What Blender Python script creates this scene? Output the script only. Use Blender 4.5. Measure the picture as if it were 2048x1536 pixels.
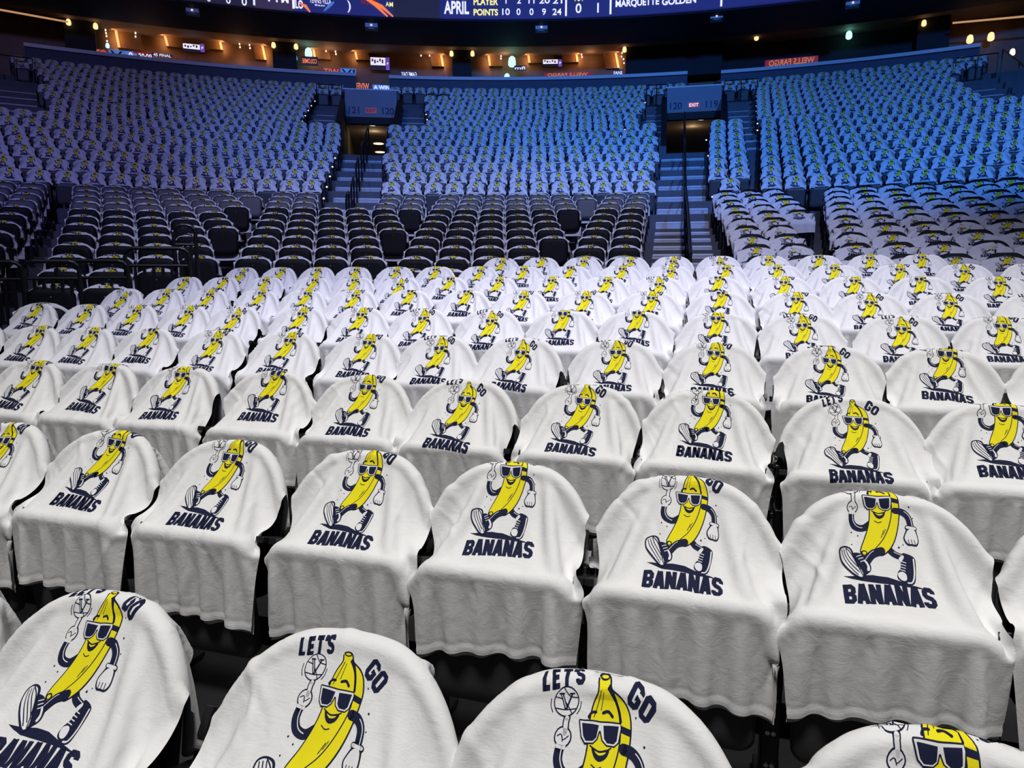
import bpy, bmesh, math, random, json
import numpy as np
from mathutils import Vector, Matrix
from mathutils.geometry import tessellate_polygon
PI=math.pi
SC=bpy.context.scene
COL=SC.collection
for o in list(bpy.data.objects): bpy.data.objects.remove(o)
# ------------------------------------------------------------ camera
TH=math.radians(8.5); F=1420.; CAMZ=1.6
cd=bpy.data.cameras.new('camera'); cam=bpy.data.objects.new('camera',cd); COL.objects.link(cam)
cam.location=(0,0,CAMZ); cam.rotation_euler=(PI/2-TH,0,0)
cd.sensor_fit='HORIZONTAL'; cd.sensor_width=36; cd.lens=F/2048*36; cd.clip_end=300; cd.clip_start=.05
SC.camera=cam
# ------------------------------------------------------------ world, exposure, big lights
w=bpy.data.worlds.new('arena_dark'); SC.world=w; w.use_nodes=True
bg=w.node_tree.nodes['Background']; bg.inputs[0].default_value=(.22,.28,.5,1); bg.inputs[1].default_value=.012
SC.view_settings.view_transform='Standard'; SC.view_settings.look='None'; SC.view_settings.gamma=1
SC.view_settings.use_curve_mapping=False; SC.view_settings.exposure=0.0
def spot(name,loc,aim,col,power,deg,blend=.6,rad=.5):
    l=bpy.data.lights.new(name,'SPOT'); l.color=col; l.energy=power; l.spot_size=math.radians(deg); l.spot_blend=blend; l.shadow_soft_size=rad
    o=bpy.data.objects.new(name,l); COL.objects.link(o); o.location=loc
    o.rotation_euler=(Vector(aim)-Vector(loc)).to_track_quat('-Z','Y').to_euler(); return o
spot('court_flood_light',(-1.5,-4.,15),(0.3,1.6,.5),(1,.975,.94),6600,62,1.,1.6)
spot('court_flood_light',(5.,2.,17),(1.2,4.2,.8),(1,.98,.95),4500,46,1.,1.2)
spot('blue_stage_light',(7,0,13),(9,27,7.5),(.07,.27,1),12300,64,.8,.5)
spot('blue_stage_light',(-2,0,13),(-1,27,7.5),(.085,.28,1),7000,52,.8,.5)
spot('violet_stage_light',(-7,0,13),(-12,22,5.5),(.30,.30,.92),4100,70,.9,.5)
spot('violet_stage_light',(1,-2,17),(.0,12.,1.5),(.58,.60,1),10000,50,.9,.5)
# ------------------------------------------------------------ helpers
def tag(o,label=None,cat=None,group=None,kind=None):
    if label: o['label']=label
    if cat: o['category']=cat
    if group: o['group']=group
    if kind: o['kind']=kind
    return o
def mat(name,col,rough=.6,metal=0.,emit=None,es=1.,spec=.5,noise=None,bump=None):
    m=bpy.data.materials.new(name); m.use_nodes=True; nt=m.node_tree; b=nt.nodes['Principled BSDF']
    b.inputs['Base Color'].default_value=(*col,1); b.inputs['Roughness'].default_value=rough; b.inputs['Metallic'].default_value=metal
    b.inputs['Specular IOR Level'].default_value=spec
    if emit: b.inputs['Emission Color'].default_value=(*emit,1); b.inputs['Emission Strength'].default_value=es
    if noise or bump:
        tc=nt.nodes.new('ShaderNodeTexCoord')
    if noise:
        sc_,amt=noise; n=nt.nodes.new('ShaderNodeTexNoise'); n.inputs['Scale'].default_value=sc_; n.inputs['Detail'].default_value=6
        nt.links.new(tc.outputs['Object'],n.inputs['Vector'])
        r=nt.nodes.new('ShaderNodeMix'); r.data_type='RGBA'; r.inputs[6].default_value=(*[c*(1-amt) for c in col],1); r.inputs[7].default_value=(*[min(1,c*(1+amt)) for c in col],1)
        nt.links.new(n.outputs['Fac'],r.inputs[0]); nt.links.new(r.outputs[2],b.inputs['Base Color'])
    if bump:
        sc_,st,di=bump; n=nt.nodes.new('ShaderNodeTexNoise'); n.inputs['Scale'].default_value=sc_; n.inputs['Detail'].default_value=4
        nt.links.new(tc.outputs['Object'],n.inputs['Vector']); bp=nt.nodes.new('ShaderNodeBump'); bp.inputs['Strength'].default_value=st; bp.inputs['Distance'].default_value=di
        nt.links.new(n.outputs['Fac'],bp.inputs['Height']); nt.links.new(bp.outputs['Normal'],b.inputs['Normal'])
    return m
M={}
def cloth_mat():
    m=mat('white_jersey',(.80,.80,.805),.95,spec=.15); nt=m.node_tree; b=nt.nodes['Principled BSDF']
    tc=nt.nodes.new('ShaderNodeTexCoord'); mp=nt.nodes.new('ShaderNodeMapping'); mp.inputs['Scale'].default_value=(40,260,260)
    n=nt.nodes.new('ShaderNodeTexNoise'); n.inputs['Scale'].default_value=1; n.inputs['Detail'].default_value=3
    nt.links.new(tc.outputs['Object'],mp.inputs[0]); nt.links.new(mp.outputs[0],n.inputs['Vector'])
    n2=nt.nodes.new('ShaderNodeTexNoise'); n2.inputs['Scale'].default_value=16; n2.inputs['Detail'].default_value=5; n2.inputs['Distortion'].default_value=1.2
    nt.links.new(tc.outputs['Object'],n2.inputs['Vector'])
    a=nt.nodes.new('ShaderNodeMath'); a.operation='MULTIPLY_ADD'; a.inputs[1].default_value=.18
    nt.links.new(n.outputs['Fac'],a.inputs[0]); nt.links.new(n2.outputs['Fac'],a.inputs[2])
    bp=nt.nodes.new('ShaderNodeBump'); bp.inputs['Strength'].default_value=.35; bp.inputs['Distance'].default_value=.008
    nt.links.new(a.outputs[0],bp.inputs['Height']); nt.links.new(bp.outputs['Normal'],b.inputs['Normal'])
    return m
M['cloth']=cloth_mat()
M['navy']=mat('navy_print',(.010,.013,.045),.8,spec=.2)
M['yellow']=mat('yellow_print',(.86,.76,.012),.8,spec=.2)
M['white']=mat('white_print',(.80,.80,.81),.9,spec=.15)
M['black']=mat('black_seat_plastic',(.004,.0045,.007),.55,spec=.12,noise=(9,.25))
M['pan']=mat('dark_grey_seat_plastic',(.05,.05,.053),.5,noise=(14,.3),bump=(260,.15,.001))
M['recess']=mat('black_recess',(.004,.004,.005),.6)
M['steel']=mat('black_painted_steel',(.012,.012,.014),.4,.3)
M['bolt']=mat('zinc_bolt',(.5,.5,.52),.3,1.)
M['cord']=mat('grey_cord',(.45,.45,.44),.8)
M['deck']=mat('grey_deck',(.085,.09,.105),.6,noise=(5,.3),bump=(60,.3,.004))
M['neardeck']=mat('black_deck',(.014,.014,.017),.6,noise=(5,.3))
M['step']=mat('step_concrete',(.50,.51,.54),.75,noise=(7,.22))
M['nose']=mat('step_nosing',(.72,.73,.76),.6)
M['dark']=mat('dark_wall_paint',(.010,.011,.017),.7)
M['bluewall']=mat('slate_wall_panel',(.10,.12,.17),.7,noise=(3,.15))
M['fascia']=mat('painted_fascia',(.30,.32,.37),.65)
M['ledge']=mat('pale_ledge_cap',(.88,.88,.9),.5)
M['wood']=mat('brown_suite_wall',(.22,.11,.05),.5,noise=(2.5,.4))
M['soffit']=mat('brown_soffit',(.26,.17,.12),.7,noise=(1.5,.2))
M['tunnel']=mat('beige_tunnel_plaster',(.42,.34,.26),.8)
M['glow']=mat('warm_strip_glow',(.5,.25,.08),.5,emit=(1.,.52,.24),es=.5)
M['warm']=mat('amber_lamp_glow',(.8,.5,.2),.5,emit=(1.,.62,.28),es=1.5)
M['spark']=mat('downlight_glow',(.9,.8,.7),.5,emit=(1.,.85,.7),es=1.1)
M['cyan']=mat('cyan_lamp_glow',(.2,.9,.9),.5,emit=(.25,1.,.95),es=3.)
M['bluel']=mat('blue_lamp_glow',(.1,.3,.9),.5,emit=(.08,.35,1.),es=.8)
M['box']=mat('slate_grey_casing',(.6,.64,.75),.5)
M['ledblue']=mat('led_blue',(.01,.01,.05),.5,emit=(.012,.014,.125),es=1.)
M['leddark']=mat('led_dark',(.01,.01,.02),.5,emit=(.012,.010,.024),es=1.)
M['ledpurple']=mat('led_plum',(.01,.01,.02),.5,emit=(.035,.022,.06),es=1.)
M['ledwhite']=mat('led_white',(.9,.9,.9),.5,emit=(.82,.78,.95),es=1.)
M['ledyellow']=mat('led_yellow',(.9,.9,.4),.5,emit=(.9,.8,.16),es=1.)
M['ledred']=mat('led_red',(.5,.02,.02),.5,emit=(.13,.008,.01),es=1.)
M['ledorange']=mat('led_orange',(.9,.3,.1),.5,emit=(.85,.2,.05),es=1.)
M['ledsky']=mat('led_sky_blue',(.1,.3,.7),.5,emit=(.055,.15,.42),es=1.)
M['ledgold_refl']=mat('led_gold_reflection',(.8,.5,.1),.5,emit=(.36,.15,.04),es=1.)
M['ledviolet']=mat('led_violet',(.3,.1,.7),.5,emit=(.12,.06,.35),es=1.)
M['stepled']=mat('step_light_glow',(.9,.9,.7),.5,emit=(1.,.92,.62),es=1.6)
M['num']=mat('dark_blue_numeral',(.015,.03,.09),.6)
M['exit']=mat('exit_sign_red',(.35,.06,.05),.5,emit=(.30,.05,.05),es=.5)
def mesh_obj(name,verts,faces,mats,parent=None,mi=None,smooth=False):
    me=bpy.data.meshes.new(name); me.from_pydata([tuple(v) for v in verts],[],faces)
    for m in (mats if isinstance(mats,(list,tuple)) else [mats]): me.materials.append(m)
    if mi is not None: me.polygons.foreach_set('material_index',np.array(mi,dtype=np.int32))
    if smooth: me.polygons.foreach_set('use_smooth',np.ones(len(faces),dtype=bool))
    me.update()
    o=bpy.data.objects.new(name,me); COL.objects.link(o)
    if parent: o.parent=parent
    return o
def empty(name,loc=(0,0,0),rz=0.):
    o=bpy.data.objects.new(name,None); COL.objects.link(o); o.location=loc; o.rotation_euler=(0,0,rz); o.empty_display_size=.1; return o
class MB:
    def __init__(s): s.v=[];s.f=[];s.m=[]
    def add(s,v,f,m=0):
        b=len(s.v); s.v+= [tuple(p) for p in v]; s.f+=[tuple(i+b for i in q) for q in f]; s.m+=[m]*len(f); return s
    def box(s,c,d,m=0,R=None):
        hx,hy,hz=d[0]/2,d[1]/2,d[2]/2; b=min(hx,hy,hz)*.22; v=[];
        P=[]
        for sx in (-1,1):
            for sy in (-1,1):
                for sz in (-1,1):
                    P+= [(sx*(hx-b),sy*(hy-b),sz*hz),(sx*(hx-b),sy*hy,sz*(hz-b)),(sx*hx,sy*(hy-b),sz*(hz-b))]
        bm=bmesh.new(); vs=[bm.verts.new(p) for p in P]; bmesh.ops.convex_hull(bm,input=vs)
        bm.verts.index_update(); pts=[Vector(x.co) for x in bm.verts]; fs=[tuple(x.index for x in q.verts) for q in bm.faces]; bm.free()
        if R is not None: pts=[R@p for p in pts]
        return s.add([(p.x+c[0],p.y+c[1],p.z+c[2]) for p in pts],fs,m)
    def tube(s,pts,r,n=8,m=0,closed=False):
        pts=[Vector(p) for p in pts]; N=len(pts); rings=[]; up=Vector((0,0,1))
        for i,p in enumerate(pts):
            a=pts[(i-1)%N] if (closed or i>0) else p; b=pts[(i+1)%N] if (closed or i<N-1) else p
            t=(b-a).normalized(); u=t.cross(up)
            if u.length<.05: u=t.cross(Vector((1,0,0)))
            u.normalize(); v=t.cross(u).normalized()
            rr=r[i] if isinstance(r,(list,tuple)) else r
            rings.append([p+(u*math.cos(2*PI*k/n)+v*math.sin(2*PI*k/n))*rr for k in range(n)])
        v=[q for g in rings for q in g]; f=[]
        for i in range(N if closed else N-1):
            j=(i+1)%N
            for k in range(n): f.append((i*n+k,i*n+(k+1)%n,j*n+(k+1)%n,j*n+k))
        if not closed: f+= [tuple(range(n))[::-1],tuple((N-1)*n+k for k in range(n))]
        return s.add(v,f,m)
    def build(s,name,mats,parent=None,smooth=False): return mesh_obj(name,s.v,s.f,mats,parent,s.m,smooth)
# ------------------------------------------------------------ geometry of the stands
CX,CY=-.67,-4.01
def Rk(k): return 14.397+.789*k if k<=9 else 21.5+.929*(k-9)
def zk(k): return (1.015+.187*k if k<=9 else 2.70+.384*(k-9))     # height of the row's floor
def cyl(R,a,z): return (CX+R*math.sin(a),CY+R*math.cos(a),z)
def at(px,py,R):
    """point where the line of sight through a pixel meets the wall of radius R"""
    dx=(px-1024)/F; u=(768-py)/F
    d=(dx,math.cos(TH)+u*math.sin(TH),-math.sin(TH)+u*math.cos(TH))
    a=d[0]**2+d[1]**2; b=-(d[0]*CX+d[1]*CY); c=CX*CX+CY*CY-R*R
    t=(-b+math.sqrt(b*b-a*c))/a
    return (d[0]*t,d[1]*t,CAMZ+d[2]*t)
def ang(px,k,dz=.88):
    lo,hi=-1.,1.; R=Rk(k); z=zk(k)+dz-CAMZ
    for _ in range(40):
        m=(lo+hi)/2; x=CX+R*math.sin(m); y=CY+R*math.cos(m); d=y*math.cos(TH)-z*math.sin(TH)
        if 1024+F*x/d<px: lo=m
        else: hi=m
    return lo
def arc_slab(mb,r0,r1,z0,z1,a0,a1,m=0,n=None):
    n=n or max(1,int((a1-a0)/.03)); v=[];f=[]
    for i in range(n+1):
        a=a0+(a1-a0)*i/n
        v+=[cyl(r0,a,z0),cyl(r1,a,z0),cyl(r1,a,z1),cyl(r0,a,z1)]
    for i in range(n):
        b=i*4
        for k in range(4): f.append((b+k,b+4+k,b+4+(k+1)%4,b+(k+1)%4))
    f+=[(0,1,2,3),(n*4+3,n*4+2,n*4+1,n*4)]
    mb.add(v,f,m)
NEAR={0:[0.063,0.593,1.201,1.707,2.248,2.778],1:[-0.883,-0.353,0.194,0.745,1.264,1.796,2.312,2.842],2:[-2.402,-1.872,-1.351,-0.835,-0.286,0.239,0.753,1.298,1.812,2.361,2.867,3.397],3:[-3.479,-2.949,-2.455,-1.934,-1.389,-0.831,-0.265,0.223,0.74,1.286,1.816,2.386,2.887,3.417],4:[-4.047,-3.483,-2.95,-2.426,-1.94,-1.34,-0.819,-0.306,0.231,0.773,1.272,1.816,2.317,2.884,3.406,3.936],5:[-3.993,-3.5,-2.982,-2.419,-1.918,-1.392,-0.852,-0.317,0.191,0.725,1.265,1.801,2.353,2.856,3.367,3.897],6:[-4.058,-3.569,-3.002,-2.426,-1.911,-1.39,-0.866,-0.349,0.223,0.727,1.225,1.755,2.318,2.859,3.388,3.936,4.466],7:[-4.006,-3.468,-2.936,-2.446,-1.897,-1.386,-0.861,-0.333,0.193,0.731,1.254,1.787,2.317,2.842,3.393,3.935,4.465],8:[-0.905,-0.386,0.134,0.697,1.204,1.726,2.256,2.789,3.305,3.796]}
TB={0:[0.08,0.085,0.062,0.08,0.135,0.1],1:[0.1,0.135,0.1,0.105,0.14,0.1,0.145,0.12],2:[0.12,0.12,0.13,0.125,0.155,0.12,0.07,0.08,0.12,0.062,0.14,0.1],3:[0.12,0.11,0.12,0.165,0.1,0.11,0.12,0.09,0.07,0.085,0.11,0.09,0.15,0.1],4:[0.15,0.11,0.11,0.11,0.08,0.11,0.11,0.09,0.07,0.135,0.14,0.12,0.07,0.08,0.11,0.1],5:[0.075,0.11,0.1,0.11,0.12,0.09,0.165,0.165,0.12,0.11,0.1,0.14,0.11,0.09,0.09,0.07]}
BOWL={-5:[],-4:[],-3:[[-0.3493,1]],-2:[[-0.3545,2]],-1:[[-0.3596,3],[-0.0507,2],[0.2896,2],[0.3708,2]],0:[[-0.4364,1],[-0.3646,4],[-0.2056,4],[-0.0498,4],[0.12,2],[0.2864,2],[0.3704,4]],1:[[-0.4377,1],[-0.3694,4],[-0.2072,4],[-0.0487,4],[0.1226,2],[0.2833,2],[0.3701,5]],2:[[-0.439,1],[-0.3742,4],[-0.2087,4],[-0.0476,5],[0.1253,2],[0.2804,2],[0.3699,5]],3:[[-0.4405,1],[-0.3789,5],[-0.2102,5],[-0.0464,5],[0.1281,2],[0.2775,2],[0.3698,6]],4:[[-0.4722,2],[-0.3835,5],[-0.2116,5],[-0.0451,5],[0.1309,2],[0.2747,2],[0.3698,6]],5:[[-0.4725,2],[-0.388,5],[-0.2129,5],[-0.0438,5],[0.1338,2],[0.2719,3],[0.3698,6]],6:[[-0.4729,2],[-0.3925,6],[-0.2141,6],[-0.0423,6],[0.1368,2],[0.2692,3],[0.3699,7]],7:[[-0.4735,2],[-0.3969,6],[-0.2167,2],[-0.1037,2],[-0.0409,6],[0.1398,2],[0.2665,3],[0.37,7]],8:[[-0.4742,2],[-0.4013,7],[-0.2172,2],[-0.1022,2],[-0.0394,7],[0.1428,2],[0.2639,3],[0.3701,7]],9:[[-0.4996,3],[-0.4057,7],[-0.2177,2],[-0.1008,2],[-0.0379,7],[0.1459,2],[0.2613,3],[0.3703,8]],10:[[-0.4974,14],[-0.105,13],[0.2668,1],[0.3091,11]],11:[[-0.5063,15],[-0.0998,13],[0.2551,2],[0.3093,11]],12:[[-0.4918,15],[-0.1055,14],[0.2552,2],[0.3094,12]],13:[[-0.4985,16],[-0.1108,15],[0.2553,2],[0.3095,12]],14:[[-0.5039,17],[-0.1057,15],[0.2554,2],[0.3096,13]],15:[[-0.512,18],[-0.1111,16],[0.2555,2],[0.3097,13]],16:[[-0.5212,19],[-0.1069,16],[0.256,2],[0.3098,14]],17:[[-0.4565,16],[-0.1122,17],[0.2566,2],[0.3099,15]],18:[[-0.4567,14],[-0.0698,14],[0.3058,12]],19:[[-0.4653,15],[-0.0651,14],[0.3058,12]],20:[[-0.4734,16],[-0.0691,15],[0.3059,12]],21:[[-0.4648,16],[-0.0747,16],[0.3059,12]],22:[[-0.4724,17],[-0.0721,16],[0.306,12]],23:[[-0.4796,18],[-0.0775,17],[0.306,13]],24:[[-0.5009,22],[-0.0489,17],[0.2704,17]],25:[[-0.506,23],[-0.12,24],[0.267,18]]}
# ---------------------------------------------------------------- the printed design
def catmull(pts,n=6,closed=False):
    P=[np.array(p,float) for p in pts]; N=len(P); out=[]
    rng_=range(N if closed else N-1)
    for i in rng_:
        p0=P[(i-1)%N] if (closed or i>0) else P[0]; p1=P[i]; p2=P[(i+1)%N]
        p3=P[(i+2)%N] if (closed or i+2<N) else P[-1]
        for k in range(n):
            t=k/n
            out.append(.5*((2*p1)+(-p0+p2)*t+(2*p0-5*p1+4*p2-p3)*t*t+(-p0+3*p1-3*p2+p3)*t**3))
    if not closed: out.append(P[-1])
    return [(float(q[0]),float(q[1])) for q in out]
def ellipse(cx,cy,rx,ry,n=20,rot=0.):
    c,s=math.cos(rot),math.sin(rot)
    return [(cx+rx*math.cos(a)*c-ry*math.sin(a)*s,cy+rx*math.cos(a)*s+ry*math.sin(a)*c) for a in [2*PI*i/n for i in range(n)]]
def stroke(pts,w,w2=None,caps=True):
    """polygons covering a thick polyline"""
    out=[];N=len(pts); w2=w if w2 is None else w2
    # one ribbon with mitred normals, as quads
    L=[];R=[]
    for i,(x,y) in enumerate(pts):
        a=pts[max(i-1,0)];b=pts[min(i+1,N-1)]
        dx,dy=b[0]-a[0],b[1]-a[1];l=math.hypot(dx,dy) or 1
        ww=(w+(w2-w)*i/max(N-1,1))/2
        L.append((x-dy/l*ww,y+dx/l*ww));R.append((x+dy/l*ww,y-dx/l*ww))
    for i in range(N-1): out.append([L[i],L[i+1],R[i+1],R[i]])
    if caps:
        out.append(ellipse(pts[0][0],pts[0][1],w/2,w/2,10)); out.append(ellipse(pts[-1][0],pts[-1][1],w2/2,w2/2,10))
    return out
GLY={ # letter strokes on a 0..0.72 x 0..1 cell, y up
'B':[[(.11,0),(.11,1)],[(.0,.89),(.5,.89),(.61,.8),(.61,.6),(.5,.5),(.61,.4),(.61,.2),(.5,.11),(.0,.11)],[(.1,.5),(.5,.5)]],
'A':[[(.08,0),(.33,1)],[(.64,0),(.39,1)],[(.2,.27),(.52,.27)]],
'N':[[(.11,0),(.11,1)],[(.61,0),(.61,1)],[(.12,.95),(.6,.05)]],
'S':[[(.62,.72),(.62,.8),(.52,.89),(.2,.89),(.11,.8),(.11,.62),(.2,.54),(.52,.46),(.61,.38),(.61,.2),(.52,.11),(.2,.11),(.11,.2),(.11,.28)]],
'L':[[(.11,0),(.11,1)],[(.05,.11),(.6,.11)]],
'E':[[(.11,0),(.11,1)],[(.05,.11),(.62,.11)],[(.05,.89),(.62,.89)],[(.1,.5),(.55,.5)]],
'T':[[(.36,0),(.36,1)],[(0,.89),(.72,.89)]],
"'":[[(.15,.7),(.2,1)]],
'G':[[(.61,.7),(.61,.8),(.52,.89),(.2,.89),(.11,.8),(.11,.2),(.2,.11),(.52,.11),(.61,.2),(.61,.45),(.38,.45)]],
'O':[[(.11,.5),(.11,.8),(.2,.89),(.52,.89),(.61,.8),(.61,.2),(.52,.11),(.2,.11),(.11,.2),(.11,.5)]],
'V':[[(.05,1),(.36,.05)],[(.67,1),(.36,.05)]]}
def word(txt,path,h,w=.22,xs=1.):
    """path(u)->(x,y,angle); u along in units; h letter height"""
    out=[];u=0
    adv={"'":.34}
    for ch in txt:
        for st in GLY[ch]:
            q=[]
            for (a,b) in st:
                x,y,an=path(u+(.36*h if ch!="'" else .15*h)*xs)
                lx=(a-(.36 if ch!="'" else .15))*h*xs; ly=b*h
                q.append((x+math.cos(an)*lx+math.sin(an)*ly,y+math.sin(an)*lx-math.cos(an)*ly))
            out+=stroke(q,w*h,caps=False)
        u+=adv.get(ch,.86)*h*xs
    return out
NAVY,YEL,WHT=0,1,2
def art():
    A=[]  # (layer, colour, polygon)
    def P(l,c,poly): A.append((l,c,poly))
    def S(l,c,polys):
        for q in polys: A.append((l,c,q))
    K=1.12
    def y(v): return v*K
    def Y(pts): return [(a,b*K) for a,b in pts]
    # word arcs
    S(0,NAVY,word("BANANAS",lambda u:(940+u,y(648)+.00012*(u-200)**2*0+4,0.0),104,.235,.69))
    S(0,NAVY,word("LET'S",lambda u:(937+u,y(96)-.11*u,-.11),56,.24,.72))
    S(0,NAVY,word("GO",lambda u:(1236+u*.84,y(118)+u*.56,.58),72,.24,.8))
    # ground shadow
    P(0,NAVY,Y([(945,517),(1010,521),(1090,517),(1160,524),(1240,547),(1345,571),(1240,562),(1120,553),(1030,545),(985,532)]))
    # dots
    for a,b,r in ((1006,322,4),(1038,340,3.5),(1003,375,3.5),(1310,215,4),(1322,262,3),(1258,378,3),(1236,390,5),(1275,153,3),(1105,418,3)):
        P(0,NAVY,ellipse(a,y(b),r,r,7))
    # arms and legs
    la=catmull(Y([(1112,288),(1070,309),(1030,300),(1011,272),(1013,240)]),6); S(0,NAVY,stroke(la,33))
    ra=catmull(Y([(1238,231),(1275,238),(1300,262),(1307,300)]),6); S(5,NAVY,stroke(ra,31))
    S(6,WHT,stroke([(a+7,b-3) for a,b in ra[6:]],3.5)); S(1,WHT,stroke([(a+8,b-2) for a,b in la[8:]],3.5))
    bl=catmull(Y([(1180,392),(1205,418),(1238,432)]),5); S(0,NAVY,stroke(bl,33)); S(1,WHT,stroke([(a+3,b-9) for a,b in bl[5:]],3))
    fl=catmull(Y([(1148,408),(1100,424),(1062,462)]),5); S(5,NAVY,stroke(fl,38)); S(6,WHT,stroke([(a-2,b-11) for a,b in fl[4:]],3))
    # back shoe
    P(0,NAVY,catmull(Y([(1243,420),(1268,417),(1300,432),(1304,455),(1296,505),(1283,545),(1255,553),(1222,541),(1206,525),(1212,500),(1228,480)]),4,True))
    P(1,WHT,catmull(Y([(1212,505),(1233,497),(1250,508),(1248,532),(1230,537),(1213,524)]),4,True))
    S(1,WHT,stroke(catmull(Y([(1296,440),(1290,500),(1274,540),(1252,545)]),5),7))
    for k in range(4): S(1,WHT,stroke(Y([(1222+k*4,487-k*12),(1248+k*3,493-k*12)]),4))
    P(1,WHT,catmull(Y([(1226,440),(1246,424),(1252,434),(1234,455)]),3,True))
    # front shoe: sole towards the viewer, then the upper
    P(5,NAVY,catmull(Y([(997,422),(1030,418),(1062,440),(1083,470),(1082,497),(1058,515),(1040,524),(1015,480)]),4,True))
    P(5,NAVY,catmull(Y([(918,410),(928,392),(960,383),(995,393),(1012,425),(1030,465),(1050,510),(1043,535),(1020,533),(985,505),(945,465),(925,440)]),4,True))
    P(6,WHT,catmull(Y([(926,411),(934,397),(960,390),(988,399),(1003,428),(1022,470),(1042,510),(1037,527),(1022,525),(990,499),(952,460),(932,437)]),4,True))
    for k in range(3): S(7,NAVY,stroke(catmull(Y([(936+k*14,402-k*3),(955+k*13,440-k*6),(1018+k*7,517-k*12)]),4),4.5))
    S(7,NAVY,stroke(catmull(Y([(960,388),(1000,425),(1040,520)]),5),5))
    P(6,WHT,catmull(Y([(1052,452),(1066,458),(1078,482),(1075,500),(1063,498),(1066,478)]),3,True))
    for k in range(3): S(6,WHT,stroke(Y([(1022+k*8,436+k*12),(1044+k*7,430+k*12)]),4))
    # ball on a fingertip
    cx,cy=1023,y(125)
    P(0,NAVY,ellipse(cx,cy,45,45,26)); P(1,WHT,ellipse(cx,cy,41,41,26))
    S(2,NAVY,stroke(catmull([(cx-38,cy-14),(cx-10,cy-4),(cx+14,cy+22),(cx+22,cy+36)],4),3.5))
    S(2,NAVY,stroke(catmull([(cx-10,cy-40),(cx+14,cy-16),(cx+40,cy-10)],4),3.5))
    S(2,NAVY,stroke(catmull([(cx-34,cy+20),(cx-6,cy+24),(cx+34,cy+22)],4),3.5))
    S(2,NAVY,stroke([(cx-18,cy-24),(cx+2,cy+24)],11,caps=False)); S(2,NAVY,stroke([(cx+20,cy-24),(cx+2,cy+24)],6,caps=False))
    S(2,NAVY,stroke([(cx-27,cy-24),(cx-7,cy-24)],5,caps=False)); S(2,NAVY,stroke([(cx+10,cy-24),(cx+29,cy-24)],5,caps=False))
    S(3,WHT,stroke([(cx-17,cy-21),(cx+0,cy+18)],2.5,caps=False))
    S(0,NAVY,stroke(catmull([(cx-54,cy-8),(cx-54,cy+12),(cx-46,cy+30)],3),3)); S(0,NAVY,stroke(catmull([(cx+52,cy+2),(cx+50,cy+20),(cx+40,cy+36)],3),3))
    # left glove, pointing finger
    S(0,NAVY,stroke(Y([(1027,205),(1027,178),(1030,166)]),24)); P(0,NAVY,ellipse(1020,y(215),32,31,16))
    S(1,WHT,stroke(Y([(1027,205),(1027,178),(1030,168)]),15)); P(1,WHT,ellipse(1020,y(215),27,26,16))
    S(2,NAVY,stroke(catmull(Y([(1000,213),(1014,208),(1022,222),(1040,212)]),3),3.5)); S(2,NAVY,stroke(Y([(1018,212),(1020,226)]),3.5))
    P(1,WHT,Y([(998,232),(1034,236),(1032,246),(998,242)]))
    # right glove
    P(5,NAVY,catmull(Y([(1290,306),(1325,306),(1335,335),(1336,362),(1322,380),(1300,380),(1278,378),(1264,352),(1272,330)]),3,True))
    P(6,WHT,catmull(Y([(1294,312),(1320,312),(1330,336),(1331,360),(1319,375),(1302,374),(1283,373),(1270,352),(1277,333)]),3,True))
    for a in (1288,1302,1316): S(7,NAVY,stroke(Y([(a,376),(a-2,356)]),3.5))
    S(5,NAVY,stroke(Y([(1287,303),(1326,306)]),20)); S(6,WHT,stroke(Y([(1287,303),(1326,306)]),12))
    # body
    body=Y([(1138,78),(1141,100),(1124,130),(1113,170),(1113,215),(1110,255),(1098,300),(1078,345),(1055,388),(1046,412),(1052,428),(1066,430),(1095,412),(1130,402),(1142,408),(1140,424),(1160,420),(1195,392),(1225,345),(1245,290),(1256,235),(1258,180),(1246,140),(1220,115),(1182,98),(1170,78),(1155,73)])
    b=catmull(body,3,True)
    S(2,NAVY,stroke(b+[b[0]],11,caps=False)); P(3,YEL,b)
    S(4,NAVY,stroke(catmull(Y([(1172,95),(1205,130),(1222,180),(1222,235),(1200,300),(1165,355),(1120,398)]),5),6,4)); 
    S(4,NAVY,stroke(catmull(Y([(1176,92),(1190,104),(1212,140),(1222,170)]),4),9))
    S(4,NAVY,stroke(catmull(Y([(1148,100),(1135,140),(1125,165)]),3),3)); S(4,NAVY,stroke(Y([(1157,104),(1150,148)]),2.5))
    S(4,NAVY,stroke(Y([(1172,318),(1155,350)]),3.5)); S(4,NAVY,stroke(Y([(1182,312),(1168,336)]),3))
    P(4,NAVY,ellipse(1154,y(77),15,7,12)); P(5,YEL,ellipse(1154,y(76),11,4,10))
    P(4,NAVY,ellipse(1060,y(419),16,13,12)); P(5,YEL,ellipse(1061,y(420),9,8,10))
    # face
    S(5,NAVY,stroke(catmull(Y([(1106,164),(1116,154),(1132,153)]),3),8)); S(5,NAVY,stroke(catmull(Y([(1158,154),(1176,150),(1192,161)]),3),9))
    P(5,NAVY,catmull(Y([(1126,236),(1155,243),(1188,238),(1180,258),(1158,268),(1138,259)]),4,True)); P(6,YEL,catmull(Y([(1138,244),(1156,248),(1178,245),(1168,252),(1152,253)]),3,True))
    S(5,NAVY,stroke(Y([(1120,233),(1130,238)]),4)); S(5,NAVY,stroke(Y([(1184,239),(1194,234)]),4))
    S(5,NAVY,stroke(catmull(Y([(1130,277),(1148,285),(1165,281)]),4),3.5))
    # sunglasses
    P(4,NAVY,Y([(1218,177),(1261,184),(1261,200),(1218,193)]))
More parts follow.
